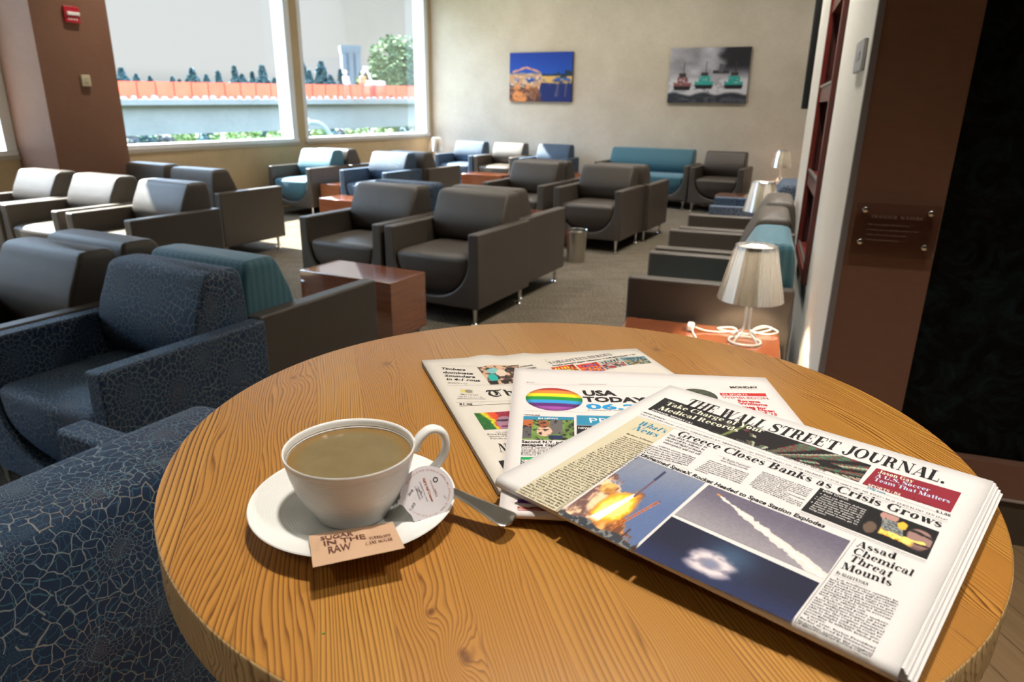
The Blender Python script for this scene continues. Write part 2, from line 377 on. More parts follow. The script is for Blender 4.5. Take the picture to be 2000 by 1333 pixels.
# ------------------------------------------------------------------ the setting
def struct(mb, name, mat, label=None, parent=None, **kw):
    o = mb.build(name, mat, parent, **kw)
    if parent is None: tag(o, label, None, None, 'structure')
    return o
def room_poly(pts): return [tuple(P2(*p)) for p in pts]
WZ0, WZ1, CEI = .86, 3.30, 3.60
UW, VW = .266, 2.42                                   # the angled white wall and the clay wall facing us
# carpet and planks
nook = [(-7.3, -3.6), (3.2, -3.6), (3.2, 10.95), (-7.3, 10.95)]
b = MB(); b.prism(room_poly(nook), -.12, 0.0); fl = struct(b, 'floor', M['carpet'], 'brown looped carpet of the lounge')
pl = [Q2(-.95, -2.6), Q2(2.2, -2.6), Q2(2.2, 2.44), Q2(-.95, 2.44)]
b = MB(); b.prism([tuple(p) for p in pl], 0.0, 0.006); struct(b, 'trim_1', M['planks'], 'light brown plank floor around the bar table')
b = MB(); b.prism(room_poly([(-7.6, -3.9), (3.5, -3.9), (3.5, 11.25), (-7.6, 11.25)]), CEI, CEI + .12); struct(b, 'ceiling', M['ceiling'], 'pale ceiling of the lounge')
def wall_box(b, s0, s1, t0, t1, z0, z1, mi=0):
    b.prism([tuple(P2(s0, t0)), tuple(P2(s1, t0)), tuple(P2(s1, t1)), tuple(P2(s0, t1))], z0, z1, mi); return b
b = wall_box(MB(), -7.6, 3.5, 10.95, 11.25, 0, CEI); struct(b, 'wall_back', M['wall'], 'beige mottled back wall with two pictures')
b = wall_box(MB(), -7.6, 3.5, -3.9, -3.6, 0, CEI); struct(b, 'wall_front', M['brown'])
b = wall_box(MB(), 3.2, 3.5, -3.6, 10.95, 0, CEI); struct(b, 'wall_side', M['brown'])
# window wall: openings at these t ranges
OPEN = [(-3.1, -.35), (-.2, 1.9), (2.0, 3.90), (4.61, 7.60), (7.74, 10.86)]
b = MB(); wall_box(b, -7.6, -7.3, -3.6, 10.95, 0, WZ0); wall_box(b, -7.6, -7.3, -3.6, 10.95, WZ1, CEI)
prev = -3.6
for (a, c) in OPEN + [(10.95, 10.95)]:
    if a - prev > .01: wall_box(b, -7.6, -7.3, prev, a, WZ0, WZ1)
    prev = c
struct(b, 'wall_left', M['wall_low'], 'ochre wall under the windows on the left')
for k, (a, c) in enumerate(OPEN):
    g = .22 if c > 7 else .12
    b = MB(); S0, S1 = -7.52, -7.302
    wall_box(b, S0, S1, a, a + .07, WZ0, WZ1); wall_box(b, S0, S1 - 0.0, c - .10, c, WZ0, WZ1)
    wall_box(b, S0, S1, a, c, WZ1 - .08, WZ1); wall_box(b, S0, S1 + .012, a, c, WZ0, WZ0 + .05)
    wo_ = b.build('window_%d' % (k + 1), M['frame_white'], smooth=30, bevel=.004)
    tag(wo_, 'white framed window over the ochre wall, number %d from behind the viewer' % (k + 1), None, None, 'structure')
    b = MB(); wall_box(b, -7.50, -7.494, a + .03, c - .03, WZ0 + .03, WZ1 - .03); b.build('window_pane', M['glass'], wo_, smooth=0)
    b = MB(); wall_box(b, S1 + .001, S1 + .022, a - .01, c + .01, WZ0 - .035, WZ0 - .002); b.build('window_sill', M['trim_tan'], wo_, bevel=.003)
# clay column between the windows
b = wall_box(MB(), -7.3, -6.70, 3.90, 4.61, 0, CEI); struct(b, 'wall_column', M['brown'], 'square clay brown column between two windows')
# angled cream wall (a wall end with a shelf niche) and the clay wall on the right
def qprism(b, u0, u1, v0, v1, z0, z1, mi=0):
    b.prism([tuple(Q2(u0, v0)), tuple(Q2(u1, v0)), tuple(Q2(u1, v1)), tuple(Q2(u0, v1))], z0, z1, mi); return b
NV0, NV1, NZ0, NZ1 = 3.47, 4.36, .585, 2.35
b = MB(); U1 = UW + .25
qprism(b, UW, U1, VW + .002, NV0 + .02, 0, CEI); qprism(b, UW, U1, NV1 - .02, 5.66, 0, CEI); qprism(b, UW, U1, NV0 + .02, NV1 - .02, 0, NZ0 + .02); qprism(b, UW, U1, NV0 + .02, NV1 - .02, NZ1 - .02, CEI)
struct(b, 'wall_right', M['white_wall'], 'narrow cream wall on the right holding the shelf niche')
b = MB(); qprism(b, UW + .012, .530, VW - .012, VW + .05, 0, CEI); qprism(b, .53, 2.3, VW - .012, VW + .05, 0.17, .292); qprism(b, UW + .302, 2.3, VW + .10, VW + .25, 0, CEI); 
qprism(b, .53, 2.3, VW - .01, VW + .05, 2.6, CEI)
struct(b, 'wall_clay', M['brown_right'], 'clay brown wall strip with an acrylic plaque')
b = MB(); qprism(b, UW - .004, UW + .014, VW - .016, VW + .012, 0, CEI); struct(b, 'trim_2', simple('grey_corner_bead', (.20, .19, .20), .5), 'grey corner bead between cream and clay walls')
b = MB(); qprism(b, .53, 2.3, VW - .004, VW + .05, 0.0, .168); struct(b, 'baseboard_right', simple('dark_base', (.085, .06, .042), .5), 'dark base under the black stone panel')
b = MB(); qprism(b, .53, 2.3, VW - .018, VW + .0, .166, .173); struct(b, 'trim_3', simple('base_cap', (.40, .34, .30), .4), 'thin light cap strip on the dark base')
# black stone water wall
t = NT('black_granite'); o_ = t.obj(); nz = t.noise(o_, 9, 6, .7, 1.5); fl_ = t.math('GREATER_THAN', t.noise(o_, 55, 4, .8), .715)
blk = t.mix(t.ramp(nz, [(.45, 0.), (.85, 1.)]), (.0015, .002, .0025), (.012, .030, .034)); blk = t.mix(t.math('MULTIPLY', fl_, .5), blk, (.05, .09, .10))
M['granite'] = t.bsdf(blk, .35, spec=.12, normal=t.bump(nz, .5, .02))
b = MB(); qprism(b, .532, 2.3, VW + .03, VW + .095, .294, 2.598)
tag(b.build('stone_panel', M['granite'], smooth=30), 'tall black rough stone water panel beside the clay wall', 'stone panel')
# niche lining, frame, shelves
sh = empty('recessed_shelf', (*Q2(UW, (NV0 + NV1) / 2), 0), -PH)
tag(sh, 'tall narrow mahogany shelf recessed in the cream wall', 'shelf')
L = (NV1 - NV0) / 2                                    # local: x along u (into wall), y along v
b = MB(); b.box(.24, .26, -L + .02, L - .02, NZ0 + .02, NZ1 - .02); b.box(.0, .24, L - .035, L - .021, NZ0 + .02, NZ1 - .02); b.box(.0, .24, -L + .021, -L + .035, NZ0 + .02, NZ1 - .02)
b.build('lining', M['niche'], sh)
b = MB(); f_ = .055
b.box(-.022, .02, -L, -L + f_, NZ0, NZ1); b.box(-.022, .02, L - f_ + .02, L, NZ0, NZ1); b.box(-.022, .02, -L + f_, L - f_ + .02, NZ0, NZ0 + f_); b.box(-.022, .02, -L + f_, L - f_ + .02, NZ1 - f_, NZ1)
b.build('frame', M['mahogany'], sh, bevel=.003)
for z in (NZ0 + .06, 1.045, 1.48, 1.92):
    b = MB(); b.box(-.012, .238, -L + .036, L - .036, z - .075 if z > .7 else z - .02, z); so = b.build('shelf_board', M['mahogany'], sh, bevel=.002)
    b = MB(); b.box(-.016, -.004, -L + .06, L - .04, z + .0005, z + .012); b.build('edge_strip', M['steel'], so)
# ------------------------------------------------------------------ added fill lights, out of view, built as ceiling downlights
FILL_W = 7.0
dl = None
k = 0
for (s, t_) in [(-5.2, 1.4), (-.15, .62), (1.2, .7), (-6.0, 4.6), (-3.6, 4.6), (-.75, 3.6), (-.8, 5.6), (-4.2, 7.0), (-1.6, 7.0), (-.3, -1.7), (-3.2, 9.3), (-1.0, 9.2), (-5.4, 9.4)]:
    p = P2(s, t_)
    if dl is None:
        dl = empty('fill_light', (*p, CEI)); b = MB(); b.lathe([(.10, -.001), (.125, -.001), (.125, -.012), (.115, -.018), (.10, -.012)], 32); b.build('trim_ring', M['frame_white'], dl)
        b = MB(); b.lathe([(.0, -.006), (.10, -.006)], 32); b.build('lens', M['fill_downlight'], dl); c = dl
    else: c = copy_tree(dl); c.location = (*p, CEI)
    k += 1
    tag(c, 'added fill light out of view, shaped as a round recessed disc with white ring', 'ceiling light', 'added fill lights above the lounge')
    ld = bpy.data.lights.new('fill_downlight', 'AREA'); ld.shape = 'DISK'; ld.size = .19; ld.energy = FILL_W * ({(-.15, .62): .72, (-.75, 3.6): 3.0, (-.8, 5.6): 2.8}.get((s, t_), 2.6 if t_ > 8 else 1.)); ld.color = (1., .93, .84); ld.spread = radians(165 if t_ > 8 else 100 if s > -1 and t_ > 3 else 84)
    lo = bpy.data.objects.new('fill_emitter', ld); COL.objects.link(lo); lo.parent = c; lo.location = (0, 0, -.022)
# ------------------------------------------------------------------ things on the walls
def pict(W, H, nx, ny, fn):                            # grid in local xz with colours computed by fn(a, b) (b downwards)
    a = (np.arange(nx) + .5) / nx; bb = (np.arange(ny) + .5) / ny
    A, B = np.meshgrid(np.linspace(0, 1, nx + 1), np.linspace(0, 1, ny + 1)); return A, B, fn(A, B)
def picture_mesh(name, mat, P, nx, ny, fn, parent=None):
    A, B = np.meshgrid(np.linspace(0, 1, nx + 1), np.linspace(0, 1, ny + 1)); C = np.clip(fn(A, B), 0, 1)
    vs = [P(a, b_) for a, b_ in zip(A.ravel(), B.ravel())]; q = nx + 1
    fs = [(j * q + i, (j + 1) * q + i, (j + 1) * q + i + 1, j * q + i + 1) for j in range(ny) for i in range(nx)]
    me = bpy.data.meshes.new(name); me.from_pydata(vs, [], fs); me.materials.append(mat)
    ca = me.color_attributes.new('ink', 'FLOAT_COLOR', 'POINT')
    arr = np.ones((len(vs), 4)); arr[:, :3] = C.reshape(-1, 3) ** 2.2; ca.data.foreach_set('color', arr.ravel())
    o = bpy.data.objects.new(name, me); COL.objects.link(o); o.parent = parent; return o
_rs = np.random.RandomState(3); _G = _rs.rand(64, 64)
def vn(x, y):
    xi = np.floor(x).astype(int); yi = np.floor(y).astype(int); fx = x - xi; fy = y - yi; fx = fx * fx * (3 - 2 * fx); fy = fy * fy * (3 - 2 * fy)
    g = lambda i, j: _G[i % 64, j % 64]
    return (g(xi, yi) * (1 - fx) + g(xi + 1, yi) * fx) * (1 - fy) + (g(xi, yi + 1) * (1 - fx) + g(xi + 1, yi + 1) * fx) * fy
def fbm(x, y, o=4): return sum(vn(x * 2 ** i + 7 * i, y * 2 ** i + 3 * i) / 2 ** (i + 1) for i in range(o)) / (1 - .5 ** o)
def col(c): return np.array(c, float)[None, None, :] / 255.
def lay(C, m_, c): m_ = np.clip(m_, 0, 1)[..., None]; return C * (1 - m_) + (col(c) if isinstance(c, tuple) else c) * m_
def sst(x, a, b_): t_ = np.clip((x - a) / (b_ - a), 0, 1); return t_ * t_ * (3 - 2 * t_)
def harbour(a, b_):
    C = lay(col((18, 62, 168)) * np.ones(a.shape + (3,)), b_ * 1.6, (28, 96, 205)); n = fbm(a * 9, b_ * 9)
    wat = sst(b_, .55, .58); C = lay(C, wat, (16, 40, 110)); C = lay(C, wat * sst(vn(a * 40, b_ * 2), .55, .9) * .55 * (b_ < .9), (190, 150, 130))
    sky = (a > .52) * (b_ > .46 - .22 * vn(np.floor(a * 26) * 3.1, a * 0) * (a - .4)) * (b_ < .52); C = lay(C, sky, (22, 52, 78))
    C = lay(C, (a > .5) * sst(b_, .46, .49) * (1 - sst(b_, .55 + .08 * a, .60 + .06 * a)) * sst(n, .25, .5), (235, 185, 110))
    ship = (a < .52 - .25 * np.clip(b_ - .6, 0, 1)) * sst(b_, .38, .46) ; C = lay(C, ship * sst(n, .30, .55), (214, 160, 120)); C = lay(C, ship * sst(fbm(a * 22, b_ * 30), .5, .7), (240, 215, 185))
    C = lay(C, (np.abs(b_ - .30 - .42 * np.abs(a - .27)) < .022) * (a > .05) * (a < .5) * (vn(a * 50, b_ * 50) > .2), (225, 160, 135)); C = lay(C, (a < .6) * sst(b_, .66, .74) * (a < .45 + .2 * (b_ - .6)) * .7, (120, 62, 30))
    C = lay(C, (a < .32) * sst(b_, .60, .7) * sst(n, .4, .6), (238, 150, 84)); return C
def tugs(a, b_):
    n = fbm(a * 6, b_ * 7); C = col((176, 176, 186)) * np.ones(a.shape + (3,)); C = C * (.75 + .5 * n[..., None])
    C = lay(C, sst(a + n * .2, .68, .85) * sst(.55 - b_, 0, .25), (38, 36, 44)); C = lay(C, sst(b_, .52, .6) * (fbm(a * 14, b_ * 14) > .38), (222, 222, 230))
    C = lay(C, sst(b_ + .02 * np.sin(a * 17) + .05 * (fbm(a * 7, a * 3) - .5), .80, .86), (52, 56, 66)); C = lay(C, sst(b_, .86, .9) * (fbm(a * 20, b_ * 16) > .55), (84, 88, 98))
    for cx, cy, c1 in ((.18, .62, (150, 96, 96)), (.46, .60, (60, 178, 170)), (.83, .60, (50, 172, 164))):
        dx = (a - cx); hull = (np.abs(dx) < .115 - .3 * np.clip(b_ - cy - .09, 0, 1)) * (b_ > cy + .035 * (1 - (dx / .11) ** 2)) * (b_ < cy + .15); C = lay(C, hull, (34, 36, 42)); C = lay(C, hull * (b_ < cy + .07), c1)
        C = lay(C, (np.abs(dx) < .07) * (b_ > cy - .09) * (b_ < cy + .04) * (vn(a * 60, b_ * 40) > .25), c1); C = lay(C, (np.abs(dx) < .045) * (b_ > cy - .16) * (b_ < cy - .09), (70, 60, 66)); C = lay(C, (np.abs(dx - .01) < .006) * (b_ > cy - .36) * (b_ < cy - .1), (60, 58, 62))
    C = lay(C, (np.abs(a - .66) < .10) * (np.abs(b_ - .44) < .03), (60, 60, 66)); C = lay(C, (np.abs(a - .66) < .03) * (b_ > .30) * (b_ < .44), (96, 96, 104)); return C
def wall_art(s0, s1, z0, z1, fn, label):
    W = s1 - s0; H = z1 - z0; e_ = empty('canvas_picture', (*P2((s0 + s1) / 2, 10.95), z0), -TH); tag(e_, label, 'picture', 'canvas prints on the back wall')
    b = MB(); b.box(-W / 2, W / 2, -.038, -.002, 0, H); b.build('stretcher', M['black'], e_, bevel=.002)
    picture_mesh('canvas', M['canvas'], lambda a, b_: (-W / 2 + W * a, -.0395, H * (1 - b_)), 110, 80, fn, e_)
wall_art(-5.73, -4.61, 1.45, 2.20, harbour, 'blue night harbour photograph on canvas, left one on the back wall')
wall_art(-3.05, -1.905, 1.455, 2.21, tugs, 'grey photograph of three tugboats at sea, right one on the back wall')
# fire alarm and thermostat on the column (face s = -6.70, looking along +s); local y = +t, local x = +s
fa = empty('fire_alarm', (*P2(-6.70, 4.255), 2.095), -TH); tag(fa, 'red fire alarm strobe with white flash strip high on the brown column', 'fire alarm')
b = MB(); b.box(.0, .03, -.068, .068, -.068, .068); b.build('housing', simple('alarm_red', (.45, .015, .03), .35), fa, bevel=.006)
b = MB(); b.box(.03, .044, -.052, .062, -.008, .022); b.build('strobe_lens', simple('strobe_white', (.75, .72, .70), .3), fa, bevel=.004)
b = MB()
for i in range(4): b.box(.0302, .031, -.045 + i * .024, -.031 + i * .024, -.046, -.028)
b.build('lettering', simple('alarm_white', (.7, .5, .5), .4), fa)
th_ = empty('wall_switch', (*P2(-6.70, 4.285), 1.54), -TH); tag(th_, 'small ivory switch box on the brown column below the red alarm', 'wall switch')
b = MB(); b.box(0, .026, -.042, .042, -.050, .050); b.build('box', simple('ivory_plastic', (.50, .44, .30), .4), th_, bevel=.005)
b = MB(); b.box(.026, .030, -.022, .022, -.02, .02); b.build('dial', simple('ivory_dial', (.42, .36, .24), .4), th_, bevel=.002)
# control plate on the cream wall
cpn = empty('control_plate', (*Q2(UW, 2.66), 1.53), -PH); tag(cpn, 'flat silver control plate on the cream wall beside the shelf niche', 'control plate')
b = MB(); b.box(-.012, 0, -.105, .105, -.048, .048); b.build('plate', simple('satin_plate', (.50, .51, .54), .35, .6), cpn, bevel=.003)
b = MB(); b.box(-.0135, -.012, -.05, .05, -.012, .012); b.build('display', simple('grey_display', (.35, .37, .41), .3), cpn)
# television beyond the end of the cream wall
tv = empty('television', (*Q2(.50, 5.80), 1.375), -PH); tag(tv, 'black flat television seen edge-on past the end of the cream wall', 'television')
b = MB(); b.box(-.275, .75, -.03, .03, 0, .95); b.build('body', M['black'], tv, bevel=.006)
b = MB(); b.box(-.255, .73, .0302, .032, .03, .93); b.build('screen', simple('dark_screen', (.004, .004, .005), .1), tv)
b = MB(); b.box(.2, .28, -.135, -.0305, .35, .6); b.box(.06, .42, -.14, -.13, .3, .65); b.build('bracket', M['darkmetal'], tv)
# plaque on stand-offs
pq = empty('wall_plaque', (*Q2(.405, VW - .012), 1.02), -PH); tag(pq, 'clear acrylic plaque on four steel studs on the clay brown wall', 'plaque')
b = MB(); b.box(-.115, .115, -.028, -.023, -.082, .078); b.build('panel', M['acrylic'], pq, bevel=.001)
PLQ = pq
for (x, z) in ((-.090, .058), (.088, .056), (-.090, -.040), (.088, -.046)):
    b = MB(); b.tube([(x, -.0, z), (x, -.022, z)], .006, 16); b.tube([(x, -.0285, z), (x, -.034, z), (x, -.036, z)], [.0085, .0085, .006], 20); b.build('stud', M['chrome'], pq)
# magazines in the niche
mg = empty('magazine', (*Q2(UW + .06, 3.98), 1.074), -PH); tag(mg, 'folded magazine leaning in the middle bay of the shelf niche', 'magazine')
b = MB(); b.box(-.004, .004, -.105, .105, 0, .27, M=Matrix.Rotation(radians(14), 4, 'X') @ Matrix.Rotation(radians(-8), 4, 'Y')); b.build('pages', simple('magazine_paper', (.55, .47, .42), .5), mg, bevel=.001)
b = MB(); b.box(-.0055, -.0045, -.09, .09, .03, .24, M=Matrix.Rotation(radians(14), 4, 'X') @ Matrix.Rotation(radians(-8), 4, 'Y')); b.build('cover', simple('magazine_cover', (.34, .26, .23), .4, var=.5, scale=40), mg)
bk = empty('booklet', (*Q2(UW + .08, 3.80), NZ0 + .0635), -PH); tag(bk, 'dark grey booklet standing in the lowest bay of the shelf niche', 'booklet')
b = MB(); b.box(-.006, .006, -.07, .07, 0, .17, M=Matrix.Rotation(radians(-9), 4, 'Y')); b.build('pages', simple('booklet_paper', (.4, .38, .36), .5), bk, bevel=.001)
b = MB(); b.box(-.0085, -.0065, -.071, .071, 0, .171, M=Matrix.Rotation(radians(-9), 4, 'Y')); b.build('cover', simple('booklet_cover', (.09, .08, .08), .4), bk)
# ------------------------------------------------------------------ lounge chairs
AH, SB, ARM, CD = .606, .12, .075, .74              # arm height, shell bottom, arm thickness, depth
def uz(x, hw):                                       # height of the curved opening below the seat at x
    r = .285; ax = abs(x); flat = hw - r
    q = max(0., ax - flat) / r
    return .44 - .262 * sqrt(max(0., 1 - q ** 2.3))
def shell_mb(W):
    hw = W / 2 - ARM; b = MB(); N = 28
    xs = [-hw + 2 * hw * (1 - cos(pi * i / N)) / 2 for i in range(N + 1)]
    out = [(-W / 2, SB), (W / 2, SB), (W / 2, AH), (hw, AH)] + [(x, uz(x, hw)) for x in reversed(xs)] + [(-hw, AH)]
    y0, y1 = -CD / 2, CD / 2
    n = len(out); vs = [(p[0], y0, p[1]) for p in out] + [(p[0], y1, p[1]) for p in out]
    fs = [(i, (i + 1) % n, n + (i + 1) % n, n + i) for i in range(n)]
    # caps as quads between outer and inner outline
    inner = list(range(3, n))                        # from (hw,AH) over the curve to (-hw,AH)
    for o in (0, n):
        left = 4 + N; 
        # arm right: (W/2,SB)...(W/2,AH) with (hw,AH),(hw,.44)
        fs.append((o + 1, o + 2, o + 3, o + 4)); fs.append((o + n - 1, o + n - 2, o + 0))
        mid = 4 + N // 2
        for k in range(4, mid): fs.append((o + 1, o + k, o + k + 1))
        for k in range(mid, n - 2): fs.append((o + 0, o + k, o + k + 1))
        fs.append((o + 0, o + 1, o + mid))
    # outer left upper part of arm
    b.add(vs, fs)
    out2 = [(-W / 2, SB), (-W / 2, AH)]
    vs2 = [(-W / 2, y0, SB), (-W / 2, y0, AH), (-hw, y0, AH), (-hw, y0, .44), (-W / 2, y1, SB), (-W / 2, y1, AH), (-hw, y1, AH), (-hw, y1, .44)]
    return b
def shell2(W):
    # three clean pieces welded into one mesh outline: extrude a u-shaped polygon, triangulated by bmesh
    hw = W / 2 - ARM; N = 28
    xs = [-hw + 2 * hw * (1 - cos(pi * i / N)) / 2 for i in range(N + 1)]
    out = [(-W / 2, SB), (W / 2, SB), (W / 2, AH), (hw, AH)] + [(x, uz(x, hw)) for x in reversed(xs)] + [(-hw, AH), (-W / 2, AH)]
    n = len(out); b = MB(); y0, y1 = -CD / 2, CD / 2
    vs = [(p[0], y0, p[1]) for p in out] + [(p[0], y1, p[1]) for p in out]
    fs = [tuple(range(n)), tuple(range(2 * n - 1, n - 1, -1))] + [(i, (i + 1) % n, n + (i + 1) % n, n + i) for i in range(n)]
    return b.add(vs, fs)
def rrect(hw, y0, y1, z, r=.035, n=5, bow=0.):
    r = min(r, hw * .9, (y1 - y0) * .45); P = []
    for (cx, cy, a0) in ((hw - r, y0 + r, -pi / 2), (hw - r, y1 - r, 0), (-hw + r, y1 - r, pi / 2), (-hw + r, y0 + r, pi)):
        for k in range(n + 1):
            a = a0 + pi / 2 * k / n; x = cx + r * cos(a); y = cy + r * sin(a)
            P.append((x, y - (bow * (1 - (x / hw) ** 2) if cy == y0 + r else 0), z))
        if cy == y0 + r and cx < 0:                  # front edge points, bowed forward
            for k in range(1, 8):
                x = (-hw + r) + (2 * hw - 2 * r) * k / 8; P.append((x, y0 - bow * (1 - (x / hw) ** 2), z))
    return P
def seat_mb(W):
    hw = W / 2 - ARM; R = []
    for i in range(15):
        z = .180 + (.43 - .180) * (i / 14); zz = z + .002
        flat = hw - .285; q = min(1., max(0., (.44 - zz) / .262)); w_ = flat + .285 * (max(0., 1 - q ** 2.)) ** (1 / 2.3)
        w_ = max(.05, min(w_ - .004, hw - .004)); f = sin(min(1, i / 10.) * pi / 2)
        R.append(rrect(w_, -.30 - .058 * f, .20, z, r=.03, bow=.018 * f))
    for (dz, sh) in ((.014, .012), (.024, .035), (.030, .075), (.033, .12)):
        w_ = hw - .004 - sh; R.append(rrect(w_, -.358 + sh * .9, .20, .43 + dz, r=.03, bow=.018))
    b = MB(); b.rings(R); return b
def back_mb(W):
    hw = W / 2 - ARM - .002; R = []
    lv = [(.192, .18, .362), (.24, .18, .364), (.30, .18, .366), (.36, .18, .366), (.43, .165, .366), (.48, .125, .366), (.54, .088, .366), (.60, .088, .366), (.66, .108, .364), (.72, .140, .358), (.765, .163, .350), (.785, .174, .343), (.797, .190, .330), (.801, .212, .31)]
    for (z, y0, y1) in lv:
        flat = hw - .285 + .0; q = min(1., max(0., (.44 - z) / .262)); w_ = hw if z >= .44 else max(.06, W / 2 - ARM - .285 + .285 * (max(0., 1 - q ** 2.)) ** (1 / 2.3) - .004)
        if z > .78: w_ -= (z - .78) * .8
        R.append(rrect(w_, y0, y1, z, r=.022 if z < .79 else .018, bow=.006))
    b = MB(); b.rings(R); return b
def leg_mb():
    b = MB(); b.lathe([(.0, 0), (.024, 0), (.025, .004), (.022, .009), (.013, .016), (.011, .03), (.014, .09), (.019, .122), (.0, .122)], 20); return b
_leg = None
def make_seat(name, W, shell, cush, label, cat, group):
    r = empty(name); tag(r, label, cat, group)
    uvb = True
    shell2(W).build('arm_shell', M[shell], r, smooth=50, bevel=.011, uvbox=uvb, segs=3)
    seat_mb(W).build('seat_cushion', M[cush], r, smooth=50, uvbox=uvb)
    back_mb(W).build('backrest', M[cush], r, smooth=50, uvbox=uvb)
    first = None
    for sx in (-1, 1):
        for sy in (-1, 1):
            if first is None: first = leg_mb().build('leg', M['chrome'], r); o = first
            else: o = first.copy(); COL.objects.link(o); o.parent = r
            o.location = (sx * (W / 2 - .055), sy * (CD / 2 - .055), 0)
    return r
GR = 'lounge chairs of the waiting area'
protos = {}
def chair(kind, s, t_, face, label, frame='room', sc=(1, 1, 1)):
    mats = {'grey': ('leather', 'leather'), 'blossom': ('petal', 'petal'), 'teal': ('leather', 'teal')}[kind]
    if frame == 'room': p = P2(s, t_); rz = {'near': -TH, 'far': pi - TH, 'left': -TH - pi / 2}[face]
    else: p = Q2(s, t_); rz = {'left': -PH - pi / 2, 'near': -PH}[face]
    if kind not in protos: protos[kind] = c = make_seat('lounge_chair', .72, *mats, label, 'armchair', GR)
    else: c = copy_tree(protos[kind])
    c.location = (*p, 0); c.rotation_euler = (0, 0, rz); c['label'] = label; c.scale = sc
    return c
# pairs in the middle of the room
chair('grey', -3.265, 4.075, 'near', 'taupe leather armchair directly behind the nearest white-lit box table')
chair('grey', -2.515, 4.075, 'near', 'large taupe leather armchair in the centre, right of its twin and nearest the aisle')
chair('blossom', -3.285, 4.825, 'far', 'dark blue blossom armchair back to back behind the left one of the central taupe pair')
chair('grey', -2.565, 4.825, 'far', 'taupe armchair behind the large central one, its outer arm beside the steel bin')
chair('grey', -3.385, 6.90, 'near', 'taupe armchair in the second central group, left of the one nearest the aisle')
chair('grey', -2.545, 6.88, 'near', 'taupe armchair facing us in the second central group, at the aisle end')
chair('grey', -3.385, 7.645, 'far', 'taupe armchair facing the back wall, inner one of the second central group')
chair('grey', -2.495, 7.63, 'far', 'taupe armchair of the second central group facing the back wall, at the aisle end')
# along the back wall
chair('blossom', -6.30, 10.40, 'near', 'dark blue blossom armchair in the far left corner beside the corner lamp')
chair('grey', -5.56, 10.42, 'near', 'taupe armchair with sunlit seat by the back wall between two dark blue ones')
chair('blossom', -4.74, 10.42, 'near', 'dark blue blossom armchair by the back wall, the one nearer the teal sofa')
chair('grey', -2.01, 10.28, 'near', 'taupe armchair by the back wall immediately right of the teal sofa')
sofa = make_seat('sofa', 1.42, 'leather', 'teal', 'two-seat sofa with teal ribbed cushions and taupe arms at the back wall', 'sofa', None)
sofa.location = (*P2(-3.13, 10.42), 0); sofa.rotation_euler = (0, 0, -TH)
# groups by the windows
chair('teal', -6.645, 7.06, 'near', 'teal cushioned armchair with taupe arms against the window wall')
chair('grey', -6.60, 7.81, 'far', 'taupe armchair back to back with the teal one under the window')
chair('blossom', -5.54, 7.15, 'near', 'dark blue blossom armchair with sunlit top, right of the teal armchair')
chair('grey', -5.44, 7.90, 'far', 'taupe armchair back to back with the dark blue one right of the teal armchair')
chair('grey', -6.33, 3.32, 'near', 'taupe armchair in front of the brown column, leftmost of three sunlit ones')
chair('grey', -5.575, 3.33, 'near', 'middle one of three sunlit taupe armchairs in front of the column')
chair('grey', -4.76, 3.33, 'near', 'rightmost of three sunlit taupe armchairs in front of the column')
chair('grey', -6.30, 4.82, 'far', 'taupe armchair half hidden behind the brown column, its top edge in the sun')
chair('grey', -5.50, 4.70, 'far', 'taupe armchair seen from behind, standing free to the right of the three sunlit ones')
# foreground left
chair('grey', -2.975, 1.44, 'near', 'big taupe armchair cut by the left edge, left of the near blossom armchair', sc=(.96, .86, 1))
chair('grey', -3.02, 2.12, 'far', 'taupe armchair back to back with the big one at the left edge', sc=(.96, .93, 1))
chair('blossom', -2.27, 1.44, 'near', 'blue blossom armchair shown in full left of the bar table', sc=(.96, .86, 1))
chair('teal', -2.315, 2.12, 'far', 'teal cushioned armchair seen from behind, touching the near blossom armchair', sc=(.96, .93, 1))
chair('blossom', -1.31, .565, 'left', 'dark blossom armchair in the bottom left corner, turned away beside the bar table')
# row along the angled wall
chair('teal', -.165, 3.585, 'left', 'armchair with teal back and taupe arms right behind the near lamp table', 'wall')
chair('grey', -.155, 4.39, 'left', 'taupe armchair second along the angled wall, next to the teal backed one', 'wall')
chair('grey', -.11, 5.175, 'left', 'taupe armchair third along the angled wall, just before the middle lamp', 'wall')
chair('blossom', .0, 6.41, 'left', 'dark blossom armchair along the angled wall beyond the middle lamp', 'wall')
chair('grey', .62, 8.45, 'left', 'taupe armchair in the far right nook partly behind the cream wall', 'wall')
# ------------------------------------------------------------------ box tables
TG = 'cherry box tables of the lounge'
def box_table(c, W, D, rz, label, H=.42):
    r = empty('box_table', (*c, 0), rz); tag(r, label, 'side table', TG)
    b = MB(); b.box(-W / 2, W / 2, -D / 2, D / 2, .085, H); b.build('body', M['cherry'], r, bevel=.003)
    b = MB(); b.box(-W / 2 + .02, W / 2 - .02, -D / 2 + .02, D / 2 - .02, .07, .084); b.build('plinth', M['black'], r)
    f = None
    for sx in (-1, 1):
        for sy in (-1, 1):
            if f is None: b = MB(); b.tube([(0, 0, 0), (0, 0, .070)], .011, 14); f = o = b.build('leg', M['steel'], r)
            else: o = f.copy(); COL.objects.link(o); o.parent = r
            o.location = (sx * (W / 2 - .04), sy * (D / 2 - .04), 0)
    return r
box_table(P2(-2.665, 3.21), .67, .34, -TH, 'cherry box table with bright reflecting top in front of the central taupe pair')
box_table(P2(-4.92, 5.86), .66, .34, -TH, 'cherry box table with sunlit top standing left behind the central pair')
box_table(P2(-6.075, 7.12), .31, .67, -TH, 'cherry box table squeezed between the teal and the dark blue armchair by the window')
box_table(P2(-5.20, 9.20), .66, .34, -TH, 'cherry box table in front of the sunlit taupe armchair by the back wall')
